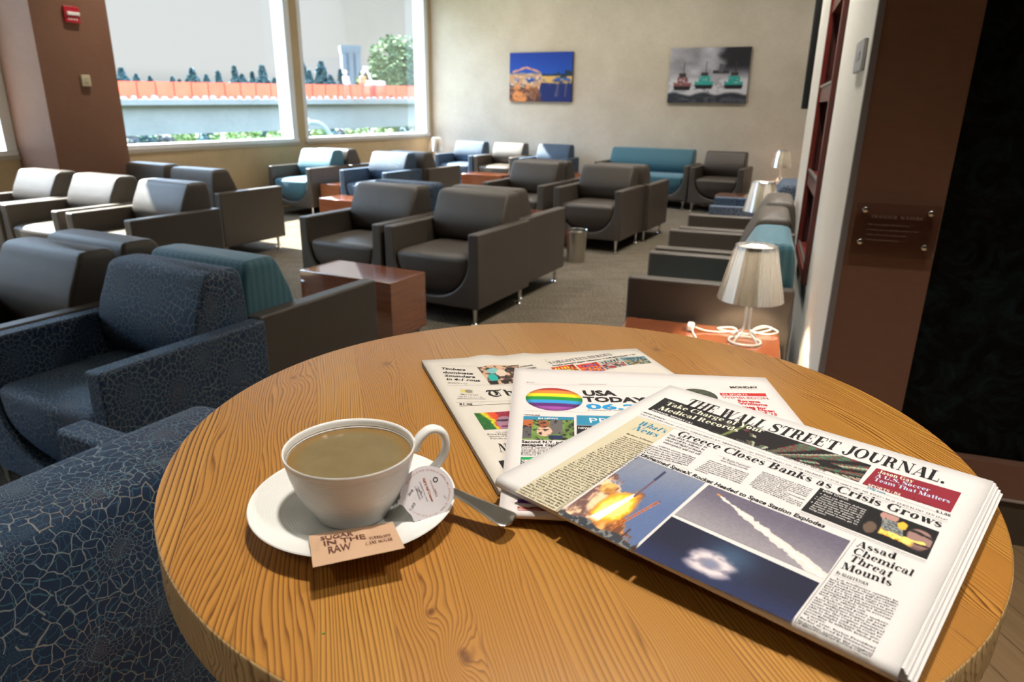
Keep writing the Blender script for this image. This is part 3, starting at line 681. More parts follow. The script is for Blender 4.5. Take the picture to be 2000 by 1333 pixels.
box_table(P2(-4.12, 10.42), .31, .66, -TH, 'cherry box table between the dark blue armchair and the teal sofa')
box_table(P2(-2.98, 5.98), .67, .34, -TH, 'cherry box table between the two central groups, left of the steel bin')
box_table(P2(-1.36, 10.42), .36, .60, -TH, 'cherry corner table under the far right lamp')
box_table(P2(-7.00, 10.48), .44, .44, -TH, 'cherry corner table under the far left lamp')
box_table(P2(-1.52, 8.55), .34, .34, -TH, 'cherry box table standing alone before the taupe armchair right of the sofa')
near_tab = box_table(Q2(-.178, 3.01), .68, .36, -PH, 'cherry side table right behind the bar table, carrying the largest lamp')
box_table(Q2(-.06, 5.79), .64, .34, -PH, 'cherry side table along the angled wall carrying the middle lamp')
# ------------------------------------------------------------------ lamps
def lamp_proto():
    r = empty('table_lamp'); tag(r, 'x', 'lamp', 'metallic cone shade table lamps')
    b = MB()
    for k in range(4):                               # clear acrylic stem of bent rods ending in loops on the table
        a = k * pi / 2 + .5; c_, s_ = cos(a), sin(a)
        pts = cat_spline([(.012 * c_, .012 * s_, .30), (.012 * c_, .012 * s_, .12), (.018 * c_, .018 * s_, .055), (.05 * c_, .05 * s_, .030), (.066 * c_, .066 * s_, .007)], 6)
        b.tube(pts, .0052, 10)
    b.tube(cat_spline([(.066 * cos(a), .066 * sin(a), .0065) for a in np.linspace(0, 2 * pi, 13)], 3), .005, 8)
    b.build('stem', M['acrylic_clear'], r)
    b = MB(); b.lathe([(.135, .192), (.083, .418), (.0815, .418), (.1335, .192), (.135, .192)], 72); so = b.build('lamp_shade', M['shade'], r)
    b = MB(); b.lathe([(.0, .392), (.03, .392), (.078, .400), (.0785, .403), (.03, .396), (.0, .396)], 48); b.build('diffuser', simple('frosted_disc', (.85, .83, .78), .5, var=.02), r)
    b = MB(); b.lathe([(.0, .315), (.014, .318), (.025, .333), (.028, .350), (.024, .368), (.013, .380), (.012, .388), (.0, .388)], 28); b.build('bulb', M['bulb'], r)
    return r
LP = lamp_proto()
def lamp(p, z, label, first, e=5.):
    r = LP if first else copy_tree(LP); r.location = (*p, z); r['label'] = label
    return r
copies = [(Q2(.035, 5.83), .421, 'middle one of the lit cone lamps, standing beyond three taupe chairs at the wall'), (P2(-1.27, 10.58), .421, 'lit cone lamp in the far right corner by the back wall'), (P2(-6.97, 10.55), .421, 'lit cone lamp in the far left corner beside the window')]
for p, z, l in copies: lamp(p, z, l, False)
lamp(Q2(.020, 2.99), .421, 'largest lit table lamp with silver cone shade, just behind the bar table', True, 6.)
# cord and plug beside the near lamp
r = empty('power_cord', (*Q2(-.06, 3.02), .421), -PH); tag(r, 'white power cord and plug lying curled beside the near lamp', 'power cord')
wc = simple('cord_white', (.72, .70, .67), .35)
pts = [(-.135, .065, .016), (-.09, .06, .006), (-.02, .07, .004), (.04, .115, .004), (.02, .145, .009), (-.04, .12, .006), (-.01, .08, .010), (.08, .075, .006), (.15, .12, .010), (.19, .155, .020), (.145, .16, .024), (.11, .11, .012), (.17, .09, .010), (.215, .13, .014), (.17, .17, .018), (.10, .12, .008)]
b = MB(); b.tube(cat_spline(pts, 8), .0028, 8); b.build('cord', wc, r)
b = MB(); b.tube(cat_spline([(-.15, .055, .012), (-.135, .0, .004), (-.12, -.06, .004), (-.115, -.10, .0035)], 8), .003, 8); b.build('cord', wc, r)
b = MB(); b.box(-.170, -.140, .030, .085, .002, .034); b.build('plug', simple('plug_white', (.80, .76, .70), .35), r, bevel=.008, segs=3)
# ------------------------------------------------------------------ waste bins
def bin_proto():
    r = empty('waste_bin'); tag(r, 'x', 'waste bin', 'round steel waste bins')
    b = MB(); b.lathe([(.0, .004), (.078, .004), (.081, .0), (.097, .285), (.095, .285), (.079, .01), (.0, .01)], 48); b.build('body', M['steel'], r)
    b = MB(); b.lathe([(.0935, .283), (.0985, .280), (.102, .288), (.098, .296), (.0935, .291), (.0935, .283)], 48); b.build('rim', M['chrome'], r)
    return r
wb = bin_proto(); wb.location = (*P2(-2.42, 5.98), 0); wb['label'] = 'steel waste bin at the aisle end of the central chairs'
c = copy_tree(wb); c.location = (*P2(-3.20, 2.94), 0); c['label'] = 'steel waste bin with bright rim between the teal seat and the near box table'
# ------------------------------------------------------------------ lettering: a small book face drawn from strokes
TK, TN = .235, .055
def f_bar(x, y0, y1, w=None):
    w = TK if w is None else w; return [[(x, y0), (x + w, y0), (x + w, y1), (x, y1)]]
def f_h(x0, x1, y, t=TN): return [[(x0, y), (x1, y), (x1, y + t), (x0, y + t)]]
def f_ser(x, y, w=None, e=.08):
    w = TK if w is None else w; return f_h(x - e, x + w + e, y)
def f_ring(cx, cy, rx, ry, a0=0, a1=360, wx=None, wy=None, n=16):
    wx = TK if wx is None else wx; wy = TN if wy is None else wy; P = []
    for k in range(n):
        a = radians(a0 + (a1 - a0) * k / n); b = radians(a0 + (a1 - a0) * (k + 1) / n)
        P.append([(cx + rx * cos(a), cy + ry * sin(a)), (cx + rx * cos(b), cy + ry * sin(b)), (cx + (rx - wx) * cos(b), cy + (ry - wy) * sin(b)), (cx + (rx - wx) * cos(a), cy + (ry - wy) * sin(a))])
    return P
def f_diag(x0, y0, x1, y1, w): return [[(x0, y0), (x0 + w, y0), (x1 + w, y1), (x1, y1)]]
def f_str(pts, n=5):
    S = cat_spline(pts, n); L, R = [], []
    for i, p in enumerate(S):
        d = S[min(i + 1, len(S) - 1)][:2] - S[max(i - 1, 0)][:2]; l = math.hypot(*d) or 1; nx, ny = -d[1] / l, d[0] / l; w = max(.02, p[2]) / 2
        L.append((p[0] + nx * w, p[1] + ny * w)); R.append((p[0] - nx * w, p[1] - ny * w))
    return [[L[i], L[i + 1], R[i + 1], R[i]] for i in range(len(S) - 1)]
def f_dot(x, y, r=.11): return [[(x + r * cos(2 * pi * k / 10), y + r * sin(2 * pi * k / 10)) for k in range(10)]]
def f_tip(x, y0, y1, w=.05): return f_bar(x, y0, y1, w)
X = .68
def _glyphs():
    G = {}
    I = lambda x: f_bar(x, 0, 1) + f_ser(x, 0) + f_ser(x, .95)
    G['I'] = (I(.1), .42); G['H'] = (I(.1) + I(.62) + f_h(.28, .64, .48), .95)
    G['T'] = (f_bar(.34, 0, 1) + f_ser(.34, 0) + f_h(.04, .83, .95) + f_tip(.04, .70, 1) + f_tip(.78, .70, 1), .88)
    G['L'] = (I(.1) + f_h(.1, .72, 0) + f_tip(.67, 0, .32), .80)
    G['E'] = (I(.1) + f_h(.1, .72, 0) + f_h(.1, .70, .95) + f_h(.1, .52, .48) + f_tip(.68, 0, .32) + f_tip(.66, .70, 1) + f_tip(.49, .38, .62), .82)
    G['F'] = (I(.1) + f_h(.1, .70, .95) + f_h(.1, .50, .48) + f_tip(.66, .68, 1) + f_tip(.47, .38, .62), .78)
    G['A'] = (f_diag(.08, 0, .42, 1, .05) + f_diag(.58, 0, .36, 1, .25) + f_h(.2, .62, .30) + f_h(0, .24, 0) + f_h(.50, .88, 0), .90)
    G['V'] = (f_diag(.36, 0, .08, 1, .25) + f_diag(.42, 0, .72, 1, .05) + f_h(0, .38, .95) + f_h(.60, .86, .95), .86)
    G['W'] = (f_diag(.32, 0, .08, 1, .25) + f_diag(.40, 0, .62, 1, .05) + f_diag(.78, 0, .54, 1, .25) + f_diag(.86, 0, 1.14, 1, .05) + f_h(0, .38, .95) + f_h(.46, .82, .95) + f_h(1.02, 1.28, .95), 1.28)
    G['N'] = (f_bar(.14, 0, 1, .06) + f_diag(.66, 0, .10, 1, .25) + f_bar(.80, 0, 1, .06) + f_h(.02, .30, 0) + f_h(.02, .24, .95) + f_h(.68, .96, .95), .98)
    G['M'] = (f_bar(.14, 0, 1, .06) + f_diag(.46, 0, .12, 1, .25) + f_diag(.54, 0, .86, 1, .05) + f_bar(.86, 0, 1) + f_ser(.86, 0) + f_h(.02, .30, 0) + f_h(.02, .30, .95) + f_h(.86, 1.14, .95), 1.18)
    B1 = f_bar(.1, 0, 1) + f_h(.02, .46, 0) + f_h(.02, .46, .95)
    G['D'] = (B1 + f_ring(.42, .5, .46, .5, -90, 90), .96)
    G['P'] = (f_bar(.1, 0, 1) + f_ser(.1, 0) + f_h(.02, .44, .95) + f_h(.25, .44, .44) + f_ring(.42, .72, .34, .28, -90, 90), .82)
    G['R'] = (f_bar(.1, 0, 1) + f_ser(.1, 0) + f_h(.02, .44, .95) + f_h(.25, .44, .46) + f_ring(.42, .73, .34, .27, -90, 90) + f_str([(.42, .49, .06), (.58, .42, .16), (.64, .2, .19), (.72, .03, .10), (.86, .06, .05)]), .92)
    G['B'] = (B1 + f_h(.25, .46, .50) + f_ring(.42, .755, .32, .245, -90, 90) + f_ring(.44, .275, .37, .275, -90, 90), .88)
    G['O'] = (f_ring(.48, .5, .46, .52), .98); G['Q'] = (f_ring(.48, .5, .46, .52) + f_str([(.44, .04, .08), (.62, -.12, .14), (.86, -.16, .05)]), .98)
    G['C'] = (f_ring(.50, .5, .46, .52, 50, 310) + f_tip(.80, .66, 1) + f_tip(.80, .02, .22), .92)
    G['G'] = (f_ring(.50, .5, .46, .52, 50, 300) + f_tip(.80, .66, 1) + f_bar(.68, .0, .44, .18) + f_h(.56, .96, .42), 1.0)
    G['U'] = (f_bar(.1, .3, 1) + f_ser(.1, .95) + f_ring(.46, .34, .36, .36, 180, 360, TK, TN) + f_bar(.77, .3, 1, .06) + f_h(.66, .94, .95), .96)
    G['J'] = (f_bar(.40, .2, 1) + f_ser(.40, .95) + f_str([(.5, .22, .18), (.44, .02, .12), (.26, -.06, .06), (.12, .06, .08)]) + f_dot(.13, .12, .10), .72)
    G['S'] = (f_str([(.64, .74, .04), (.56, .93, .05), (.36, .98, .06), (.15, .86, .12), (.16, .66, .25), (.38, .52, .25), (.60, .37, .21), (.61, .13, .13), (.36, .02, .06), (.16, .08, .05), (.08, .28, .04)], 4) + f_tip(.62, .68, 1) + f_tip(.06, 0, .32), .74)
    G['Y'] = (f_diag(.34, .42, .06, 1, .25) + f_diag(.46, .42, .70, 1, .05) + f_bar(.34, 0, .45) + f_ser(.34, 0) + f_h(-.02, .36, .95) + f_h(.58, .84, .95), .84)
    G['K'] = (I(.1) + f_diag(.28, .42, .68, .97, .05) + f_diag(.62, .02, .36, .60, .25) + f_h(.56, .90, 0) + f_h(.58, .84, .95), .90)
    G['X'] = (f_diag(.58, 0, .10, 1, .25) + f_diag(.10, 0, .66, 1, .05) + f_h(0, .26, 0) + f_h(.48, .86, 0) + f_h(0, .36, .95) + f_h(.56, .82, .95), .86)
    G['Z'] = (f_h(.06, .70, .95) + f_h(.06, .72, 0) + f_diag(.06, .03, .50, .97, .25) + f_tip(.06, .72, 1) + f_tip(.67, 0, .28), .78)
    # lower case
    i_ = lambda x, h=X: f_bar(x, 0, h, .215) + f_ser(x, 0, .215, .06) + f_h(x - .07, x + .1, h - .05)
    G['i'] = (i_(.08) + f_dot(.165, .87, .10), .34); G['l'] = (i_(.08, 1.0), .34)
    G['j'] = (f_bar(.08, -.1, X, .215) + f_dot(.165, .87, .10) + f_str([(.165, -.08, .215), (.1, -.24, .1), (-.04, -.26, .06)], 3), .34)
    ar = lambda x: f_str([(x, .50, .04), (x + .10, .63, .07), (x + .24, .64, .12), (x + .33, .50, .215), (x + .335, .30, .215), (x + .335, 0, .215)], 3) + f_ser(x + .25, 0, .215, .06)
    G['n'] = (i_(.08) + ar(.24), .76); G['m'] = (i_(.08) + ar(.24) + ar(.66), 1.18); G['h'] = (i_(.08, 1.0) + ar(.24), .76)
    G['u'] = (f_bar(.08, .18, X, .215) + f_h(.0, .2, X - .05) + f_str([(.165, .22, .215), (.20, .06, .13), (.34, .02, .07), (.50, .14, .04)], 3) + f_bar(.46, 0, X, .215) + f_h(.38, .5, X - .05) + f_h(.6, .72, 0), .76)
    G['r'] = (i_(.08) + f_str([(.25, .48, .04), (.34, .62, .06), (.46, .62, .08)], 3) + f_dot(.50, .57, .09), .58)
    bo = lambda cx: f_ring(cx, X / 2, .30, .36, 0, 360, .215, .05, 14)
    G['o'] = (bo(.35), .70); G['c'] = (f_ring(.35, X / 2, .30, .36, 45, 315, .215, .05, 12) + f_dot(.54, .53, .09), .62)
    G['e'] = (f_ring(.35, X / 2, .30, .36, 0, 315, .215, .05, 13) + f_h(.2, .62, .34, .05), .66)
    G['d'] = (f_ring(.33, X / 2, .28, .36, 0, 360, .20, .05, 14) + f_bar(.46, 0, 1, .215) + f_h(.36, .5, .95) + f_h(.6, .73, 0), .76)
    G['b'] = (f_ring(.42, X / 2, .28, .36, 0, 360, .20, .05, 14) + f_bar(.1, 0, 1, .215) + f_h(.0, .14, .95), .74)
    G['p'] = (f_ring(.42, X / 2, .28, .36, 0, 360, .20, .05, 14) + f_bar(.1, -.3, X, .215) + f_ser(.1, -.3, .215, .06) + f_h(.0, .14, X - .05), .74)
    G['q'] = (f_ring(.33, X / 2, .28, .36, 0, 360, .20, .05, 14) + f_bar(.46, -.3, X, .215) + f_ser(.46, -.3, .215, .06), .74)
    G['g'] = (f_ring(.32, .44, .25, .25, 0, 360, .14, .04, 12) + f_str([(.16, .26, .05), (.10, .14, .09), (.24, .06, .13), (.48, .04, .15), (.60, -.10, .13), (.50, -.25, .07), (.26, -.28, .06), (.08, -.18, .08), (.12, -.02, .05), (.22, .04, .05)], 3) + f_dot(.60, .60, .08), .68)
    G['a'] = (f_str([(.14, .50, .10), (.20, .64, .07), (.36, .66, .08), (.46, .54, .15), (.465, .34, .215), (.465, .10, .215), (.56, .02, .07), (.66, .05, .04)], 3) + f_ring(.28, .20, .22, .22, 60, 340, .14, .05, 10) + f_dot(.16, .52, .08), .68)
    G['s'] = (f_str([(.44, .48, .04), (.38, .62, .05), (.26, .65, .06), (.12, .55, .12), (.16, .42, .215), (.34, .32, .18), (.46, .20, .15), (.36, .04, .07), (.22, .02, .05), (.08, .20, .04)], 3), .54)
    G['t'] = (f_bar(.16, .12, .92, .215) + f_h(.02, .46, X - .05) + f_str([(.245, .20, .215), (.28, .04, .10), (.38, .03, .06), (.46, .14, .04)], 3), .48)
    G['f'] = (f_bar(.14, 0, .82, .215) + f_ser(.14, 0, .215, .06) + f_h(.02, .44, X - .05) + f_str([(.225, .80, .215), (.28, .96, .08), (.42, .98, .08)], 3) + f_dot(.46, .92, .08), .46)
    G['v'] = (f_diag(.26, 0, .06, X, .215) + f_diag(.32, 0, .52, X, .045) + f_h(0, .3, X - .05) + f_h(.44, .64, X - .05), .64)
    G['y'] = (f_diag(.26, 0, .06, X, .215) + f_diag(.22, -.26, .52, X, .045) + f_h(0, .3, X - .05) + f_h(.44, .64, X - .05) + f_dot(.2, -.24, .09), .64)
    G['w'] = (f_diag(.22, 0, .06, X, .215) + f_diag(.28, 0, .44, X, .045) + f_diag(.56, 0, .38, X, .215) + f_diag(.62, 0, .82, X, .045) + f_h(0, .3, X - .05) + f_h(.74, .94, X - .05), .92)
    G['k'] = (i_(.08, 1.0) + f_diag(.22, .28, .50, X - .02, .045) + f_diag(.46, .02, .28, .40, .215) + f_h(.42, .72, 0) + f_h(.42, .64, X - .05), .72)
    G['x'] = (f_diag(.44, 0, .06, X, .215) + f_diag(.06, 0, .50, X, .045) + f_h(0, .2, 0) + f_h(.38, .68, 0) + f_h(0, .28, X - .05) + f_h(.42, .62, X - .05), .68)
    G['z'] = (f_h(.04, .52, X - .05) + f_h(.04, .54, 0) + f_diag(.04, .03, .36, X - .03, .215), .58)
    G['.'] = (f_dot(.14, .10, .11), .32); G[','] = (f_dot(.14, .10, .10) + f_str([(.2, .08, .08), (.12, -.16, .03)], 2), .32); G[':'] = (f_dot(.14, .10, .10) + f_dot(.14, .55, .10), .32); G[';'] = (G[','][0] + f_dot(.14, .55, .10), .32)
    G["'"] = (f_bar(.06, .68, 1, .09), .22); G['"'] = (f_bar(.06, .68, 1, .08) + f_bar(.2, .68, 1, .08), .36); G['-'] = (f_h(.04, .36, .28, .09), .42); G['&'] = (G['S'][0], .8); G['|'] = (f_bar(.1, -.1, 1, .06), .28)
    G['1'] = (f_bar(.2, 0, 1, .215) + f_ser(.2, 0, .215) + f_h(.08, .22, .86), .58); G['0'] = (f_ring(.32, .5, .27, .5, 0, 360, .20, .05, 14), .64)
    G['2'] = (f_str([(.10, .74, .14), (.2, .94, .08), (.40, .92, .13), (.50, .70, .215), (.36, .42, .10), (.10, .06, .06)], 3) + f_h(.06, .58, 0, .13), .64)
    G['3'] = (f_ring(.30, .74, .25, .26, -90, 150, .15, .05, 10) + f_ring(.30, .27, .29, .29, -150, 90, .20, .05, 10), .64); G['4'] = (f_bar(.36, 0, 1, .16) + f_diag(.02, .28, .38, .98, .06) + f_h(.02, .62, .24, .07), .66)
    G['5'] = (f_ring(.30, .30, .29, .32, -150, 110, .20, .05, 12) + f_bar(.12, .52, 1, .06) + f_h(.12, .54, .87, .13), .64); G['6'] = (f_ring(.32, .30, .28, .31, 0, 360, .20, .05, 14) + f_str([(.14, .3, .16), (.2, .74, .12), (.48, .97, .05)], 3), .66)
    G['7'] = (f_h(.06, .58, .86, .14) + f_diag(.14, 0, .46, .9, .12), .62); G['8'] = (f_ring(.32, .75, .24, .25, 0, 360, .13, .05, 12) + f_ring(.32, .27, .29, .28, 0, 360, .20, .05, 12), .66); G['9'] = (f_ring(.32, .70, .28, .31, 0, 360, .20, .05, 14) + f_str([(.50, .7, .16), (.44, .26, .12), (.16, .03, .05)], 3), .66)
    G['$'] = ([[(x * .9, y) for x, y in p] for p in G['S'][0]] + f_bar(.28, -.12, 1.12, .05), .7); G['%'] = (f_dot(.15, .75, .13) + f_dot(.55, .25, .13) + f_diag(.1, 0, .5, 1, .06), .72); G['/'] = (f_diag(0, 0, .3, 1, .06), .38); G['?'] = (G['2'][0], .6)
    G['^'] = ([[(.05, .1), (.55, .1), (.3, .6)]], .7); G['~'] = ([[(.05, .6), (.3, .1), (.55, .6)]], .7); G['*'] = (f_dot(.2, .5, .2), .5); G['+'] = (f_dot(.2, .36, .16), .55)
    G['('] = (f_str([(.3, 1, .04), (.1, .5, .1), (.3, 0, .04)], 3), .34); G[')'] = (f_str([(.06, 1, .04), (.26, .5, .1), (.06, 0, .04)], 3), .34)
    return G
GL = _glyphs()
def serif_text(s, slant=0., track=0.):
    x = 0; out = []
    for ch in s:
        if ch == ' ': x += .34; continue
        g = GL.get(ch) or GL.get(ch.lower()) or GL['-']
        for p in g[0]: out.append([(px + x + slant * py, py) for px, py in p])
        x += g[1] + .02 + track
    return out, x
_sc = {}
def sans_text(s, bold=0.):
    key = (s, bold)
    if key in _sc: return _sc[key]
    cu = bpy.data.curves.new('t', 'FONT'); cu.body = s; cu.resolution_u = 2; cu.offset = bold; cu.size = 1.
    o = bpy.data.objects.new('t', cu); COL.objects.link(o); dg = bpy.context.evaluated_depsgraph_get(); me = bpy.data.meshes.new_from_object(o.evaluated_get(dg))
    k = 1 / .729; V = [(v.co.x * k, v.co.y * k) for v in me.vertices]; F = [[V[i] for i in p.vertices] for p in me.polygons]
    w_ = max((v[0] for v in V), default=1.); bpy.data.objects.remove(o); bpy.data.curves.remove(cu); bpy.data.meshes.remove(me); _sc[key] = (F, w_); return F, w_
class Page:
    """a printed sheet: corner O, ex to the right, ey down the page, lying at height z"""
    def __init__(s, O, ex, z, papers, zf=None, ey=None):
        s.O = np.array(O, float); s.ex = np.array(ex, float) / math.hypot(*ex); s.ey = np.array([s.ex[1], -s.ex[0]]) if ey is None else np.array(ey, float) / math.hypot(*ey); s.inv = np.linalg.inv(np.array([s.ex, s.ey]).T); s.z = z; s.mb = MB(); s.mats = []; s.zf = zf or (lambda u, v: 0.)
        s.papers = papers; s.hs = 1.
    def mi(s, m_):
        if m_ not in s.mats: s.mats.append(m_)
        return s.mats.index(m_)
    def px(s, x, y):
        zz = s.z
        for _ in range(3):
            u, v = s.inv @ (at_z(x, y, zz) - s.O); zz = s.z + s.zf(u, v)
        return u, v
    def P(s, u, v, h=0.): p = s.O + s.ex * u + s.ey * v; return (p[0], p[1], s.z + s.zf(u, v) + h)
    def poly(s, pts, m_, h=.00015): s.mb.add([s.P(u, v, h) for u, v in pts], [tuple(range(len(pts)))], s.mi(m_))
    def qpx(s, pts, m_, h=.00012): s.poly([s.px(*p) for p in pts], m_, h)
    def text(s, t, a, b, hgt, m_, font='serif', slant=0., bold=0., h=.00026, uv=False, track=0.):
        A = a if uv else s.px(*a); B = b if uv else s.px(*b); hgt = hgt if uv else hgt * s.hs
        F, W = serif_text(t, slant, track) if font == 'serif' else sans_text(t, bold)
        d = (B[0] - A[0], B[1] - A[1]); k = 1. / W; n = (-(-d[1]), -(d[0])); L_ = math.hypot(*d); n = (d[1] / L_, -d[0] / L_)
        base = len(s.mb.v); mi = s.mi(m_)
        for p in F:
            s.mb.add([s.P(A[0] + d[0] * k * x + n[0] * y * hgt, A[1] + d[1] * k * x + n[1] * y * hgt, h) for x, y in p], [tuple(range(len(p)))], mi)
    def line(s, a, b, w_, m_, h=.0002):
        A = s.px(*a); B = s.px(*b); d = np.array([B[0] - A[0], B[1] - A[1]]); d = d / np.linalg.norm(d); n = np.array([-d[1], d[0]]) * w_ / 2
        s.poly([(A[0] + n[0], A[1] + n[1]), (B[0] + n[0], B[1] + n[1]), (B[0] - n[0], B[1] - n[1]), (A[0] - n[0], A[1] - n[1])], m_, h)
    def pic(s, name, pts, nx, ny, fn, parent, h=.00018):
        Q = [np.array(s.px(*p)) for p in pts]
        def P(a, b): q = (Q[0] * (1 - a) + Q[1] * a) * (1 - b) + (Q[3] * (1 - a) + Q[2] * a) * b; return s.P(q[0], q[1], h)
        return picture_mesh(name, M['vcol'], P, nx, ny, fn, parent)
    def cols(s, corners, lines, hgt, m_, font='serif', just=True):
        """fill a column given by four photo corners (TL, TR, BR, BL) with lines of text"""
        Q = [np.array(s.px(*p)) for p in corners]; n = len(lines); hgt = np.linalg.norm((Q[3] + Q[2] - Q[0] - Q[1]) / 2) / n * hgt
        for i, t_ in enumerate(lines):
            f = (i + .75) / n; A = Q[0] * (1 - f) + Q[3] * f; B = Q[1] * (1 - f) + Q[2] * f
            ind = 0; tt = t_.strip()
            if not tt: continue
            if t_.startswith(' '): A = A + (B - A) * .08
            full = serif_text(tt)[1] if font == 'serif' else sans_text(tt)[1]
            Lm = np.linalg.norm(B - A); need = full * hgt
            if t_.endswith('|'): pass
            if not just or need < Lm * .72: B = A + (B - A) * min(1, need / Lm)
            s.text(tt.rstrip('|'), tuple(A), tuple(B), hgt, m_, font, uv=True)
def ink(n, c): return simple('ink_' + n, c, .6, spec=.25, var=.03)
INK = ink('black', (.018, .017, .018)); INKG = ink('grey', (.13, .12, .12)); RED = ink('red', (.50, .03, .03)); MAR = ink('maroon', (.24, .022, .035)); CREAM = ink('cream', (.78, .74, .58)); WHT = ink('white', (.80, .78, .75)); BLUE = ink('blue', (.015, .26, .55)); PALEB = ink('pale_blue', (.50, .60, .78)); TINT = ink('tint', (.56, .50, .35)); NBL = ink('news_blue', (.03, .22, .36)); GRN = ink('green', (.02, .30, .10)); PUR = ink('purple', (.10, .02, .16))
PAPW = mk_paper('newsprint', (.60, .580, .565), (.66, .640, .625)); PAPT = mk_paper('newsprint_warm', (.56, .515, .45), (.62, .575, .51)); PAPU = mk_paper('newsprint_pink', (.62, .575, .555), (.68, .635, .615))
def sheet_stack(page, W, H, thick, n, parent, mat, zb, off=(.0006, .0), curl=0.):
    """folded newspaper: outer leaf wrapping round the fold at the near edge, inner leaves inside"""
    nu = 24; R = []; r = thick / 2
    def prof():
        L = []
        for v in np.linspace(0, H - r, 16): L.append((v, 0.))
        for k in range(1, 9): a = pi * k / 9; L.append((H - r + r * sin(a), -r + r * cos(a)))
        for v in np.linspace(H - r, .0, 8): L.append((v, -thick))
        return L
    pr = prof(); g = []
    for i in range(nu + 1):
        u = W * i / nu
        g.append([page.P(u, v, dz) for v, dz in pr])
    b = MB(); b.rings(g, caps=False, closed=False); o = b.build('outer_leaf', mat, parent, smooth=60)
    sol = o.modifiers.new('paper', 'SOLIDIFY'); sol.thickness = .00016; sol.offset = -1
    rnd = random.Random(int(W * 1e4) + n)
    for k in range(n):
        dz = -thick * (k + 1) / (n + 1); w2 = W + off[0] * (k + 1) + rnd.uniform(-.0006, .0006); u0 = -off[0] * .35 * k + rnd.uniform(-.0004, .0003); v0 = off[1] * (k + 1) * .5 + rnd.uniform(-.0012, .0004)
        b = MB(); gg = []
        for i in range(13):
            u = u0 + (w2 - u0) * i / 12; gg.append([page.P(u, v, dz + .0002) for v in (v0, H * .33, H * .66, H - r)] + [page.P(u, v, dz + .0002 - .62 * thick / (n + 1)) for v in (H - r, H * .66, H * .33, v0)])
        b.rings(gg); b.build('inner_leaf', mat, parent, smooth=0)
    return o
# ------------------------------------------------------------------ bar table
TZ = 1.062; TC = np.array([.0543, .6142]); TR_ = .3604
KNOTS_W = [(at_z(840, 1197, TZ), .0035), (at_z(904, 1276, TZ), .004), (at_z(912, 1288, TZ), .005), (at_z(755, 711, TZ), .007), (at_z(574, 738, TZ), .005), (at_z(1282, 683, TZ), .007)]
KNOTS += [(p[0] - TC[0], p[1] - TC[1], r_) for p, r_ in KNOTS_W]
M['fir'] = mk_wood_table(); M['fir_edge'] = mk_wood_edge()
bt = empty('bar_table', (TC[0], TC[1], 0)); tag(bt, 'round bar-height table of striped fir holding the coffee and newspapers', 'table')
def disc_prof(zt, th, R): return [(0, zt - th), (R - .002, zt - th), (R, zt - th + .002), (R, zt - .0018), (R - .0018, zt), (R - .004, zt), (0, zt)]
b = MB(); N = 160; pr = [(R_, z) for R_, z in [(TR_ - .003, TZ - .041), (TR_, TZ - .039), (TR_, TZ - .0018), (TR_ - .0007, TZ - .0005), (TR_ - .0022, TZ)]]
b.lathe(pr, N); n0 = len(pr) - 1
b.f.append(tuple(n0 * N + k for k in range(N))); b.mi.append(1); b.f.append(tuple(range(N - 1, -1, -1))); b.mi.append(0)
b.mi[(n0 - 1) * N:n0 * N] = [1] * N
b.build('tabletop', [M['fir_edge'], M['fir']], bt, smooth=50)
b = MB(); b.lathe([(.0, .0), (.235, .0), (.24, .006), (.236, .014), (.05, .022), (.038, .03), (.038, 1.0), (.11, 1.0), (.11, 1.020), (0, 1.020)], 48); b.build('pedestal', M['darkmetal'], bt)
# ------------------------------------------------------------------ three newspapers
# 1: lowest, broadsheet with blackletter title
z1 = TZ + .0062
A = at_z(823, 704, z1); B_ = at_z(1240, 681, z1)
np1 = empty('newspaper'); tag(np1, 'lowest and farthest of three fanned newspapers, blackletter title and comic strip covers', 'newspaper', 'folded newspapers fanned out on the bar table')
def zf1(u, v): return .0030 * math.exp(-((u - .075 - .08 * v) / .012) ** 2) * max(0, 1 - v / .1) + .0022 * math.exp(-((u - .125) / .012) ** 2) * max(0, 1 - v / .06)
p1 = Page(A, (B_ - A), z1, None, zf1, at_z(974, 958, z1) - A); p1.hs = 1.35
W1 = math.hypot(*(B_ - A)) + .002; sheet_stack(p1, W1, p1.px(974, 958)[1], .0052, 4, np1, PAPT, TZ, (-.0004, .0))
T = lambda *a, **k: p1.text(*a, **k)
for t_, a, c_, h_ in (('Timbers', (861, 722), (909, 725), .0048), ('dominate', (864.5, 729.6), (924, 732.4), .0048), ('Sounders', (868.5, 736), (928, 739), .0048), ('in 4-1 rout', (872, 743), (938, 746), .0048)): T(t_, a, c_, h_, INK, 'sans', bold=.035)
T('SPORTS > C1', (874, 749.5), (912, 751), .0022, INK, 'sans')
T('PARTLY SUNNY', (899, 772.5), (935, 773.5), .0020, INK, 'sans'); T('High, 83. Low, 61. > B6', (895, 776.6), (943, 777.5), .0020, INK, 'sans'); T('seattletimes.com/weather', (893, 780), (949, 780.8), .0021, INK, 'sans')
T('$1.00', (897, 791.5), (923, 791.8), .0032, INK, 'sans', bold=.03)
p1.line((873, 753.6), (1003, 752.5), .0003, INKG); p1.line((890, 787), (1003, 783.5), .0003, INKG); p1.line((897, 794), (1000, 788.8), .0007, INK); p1.line((848, 714), (935, 716.5), .0003, INKG)
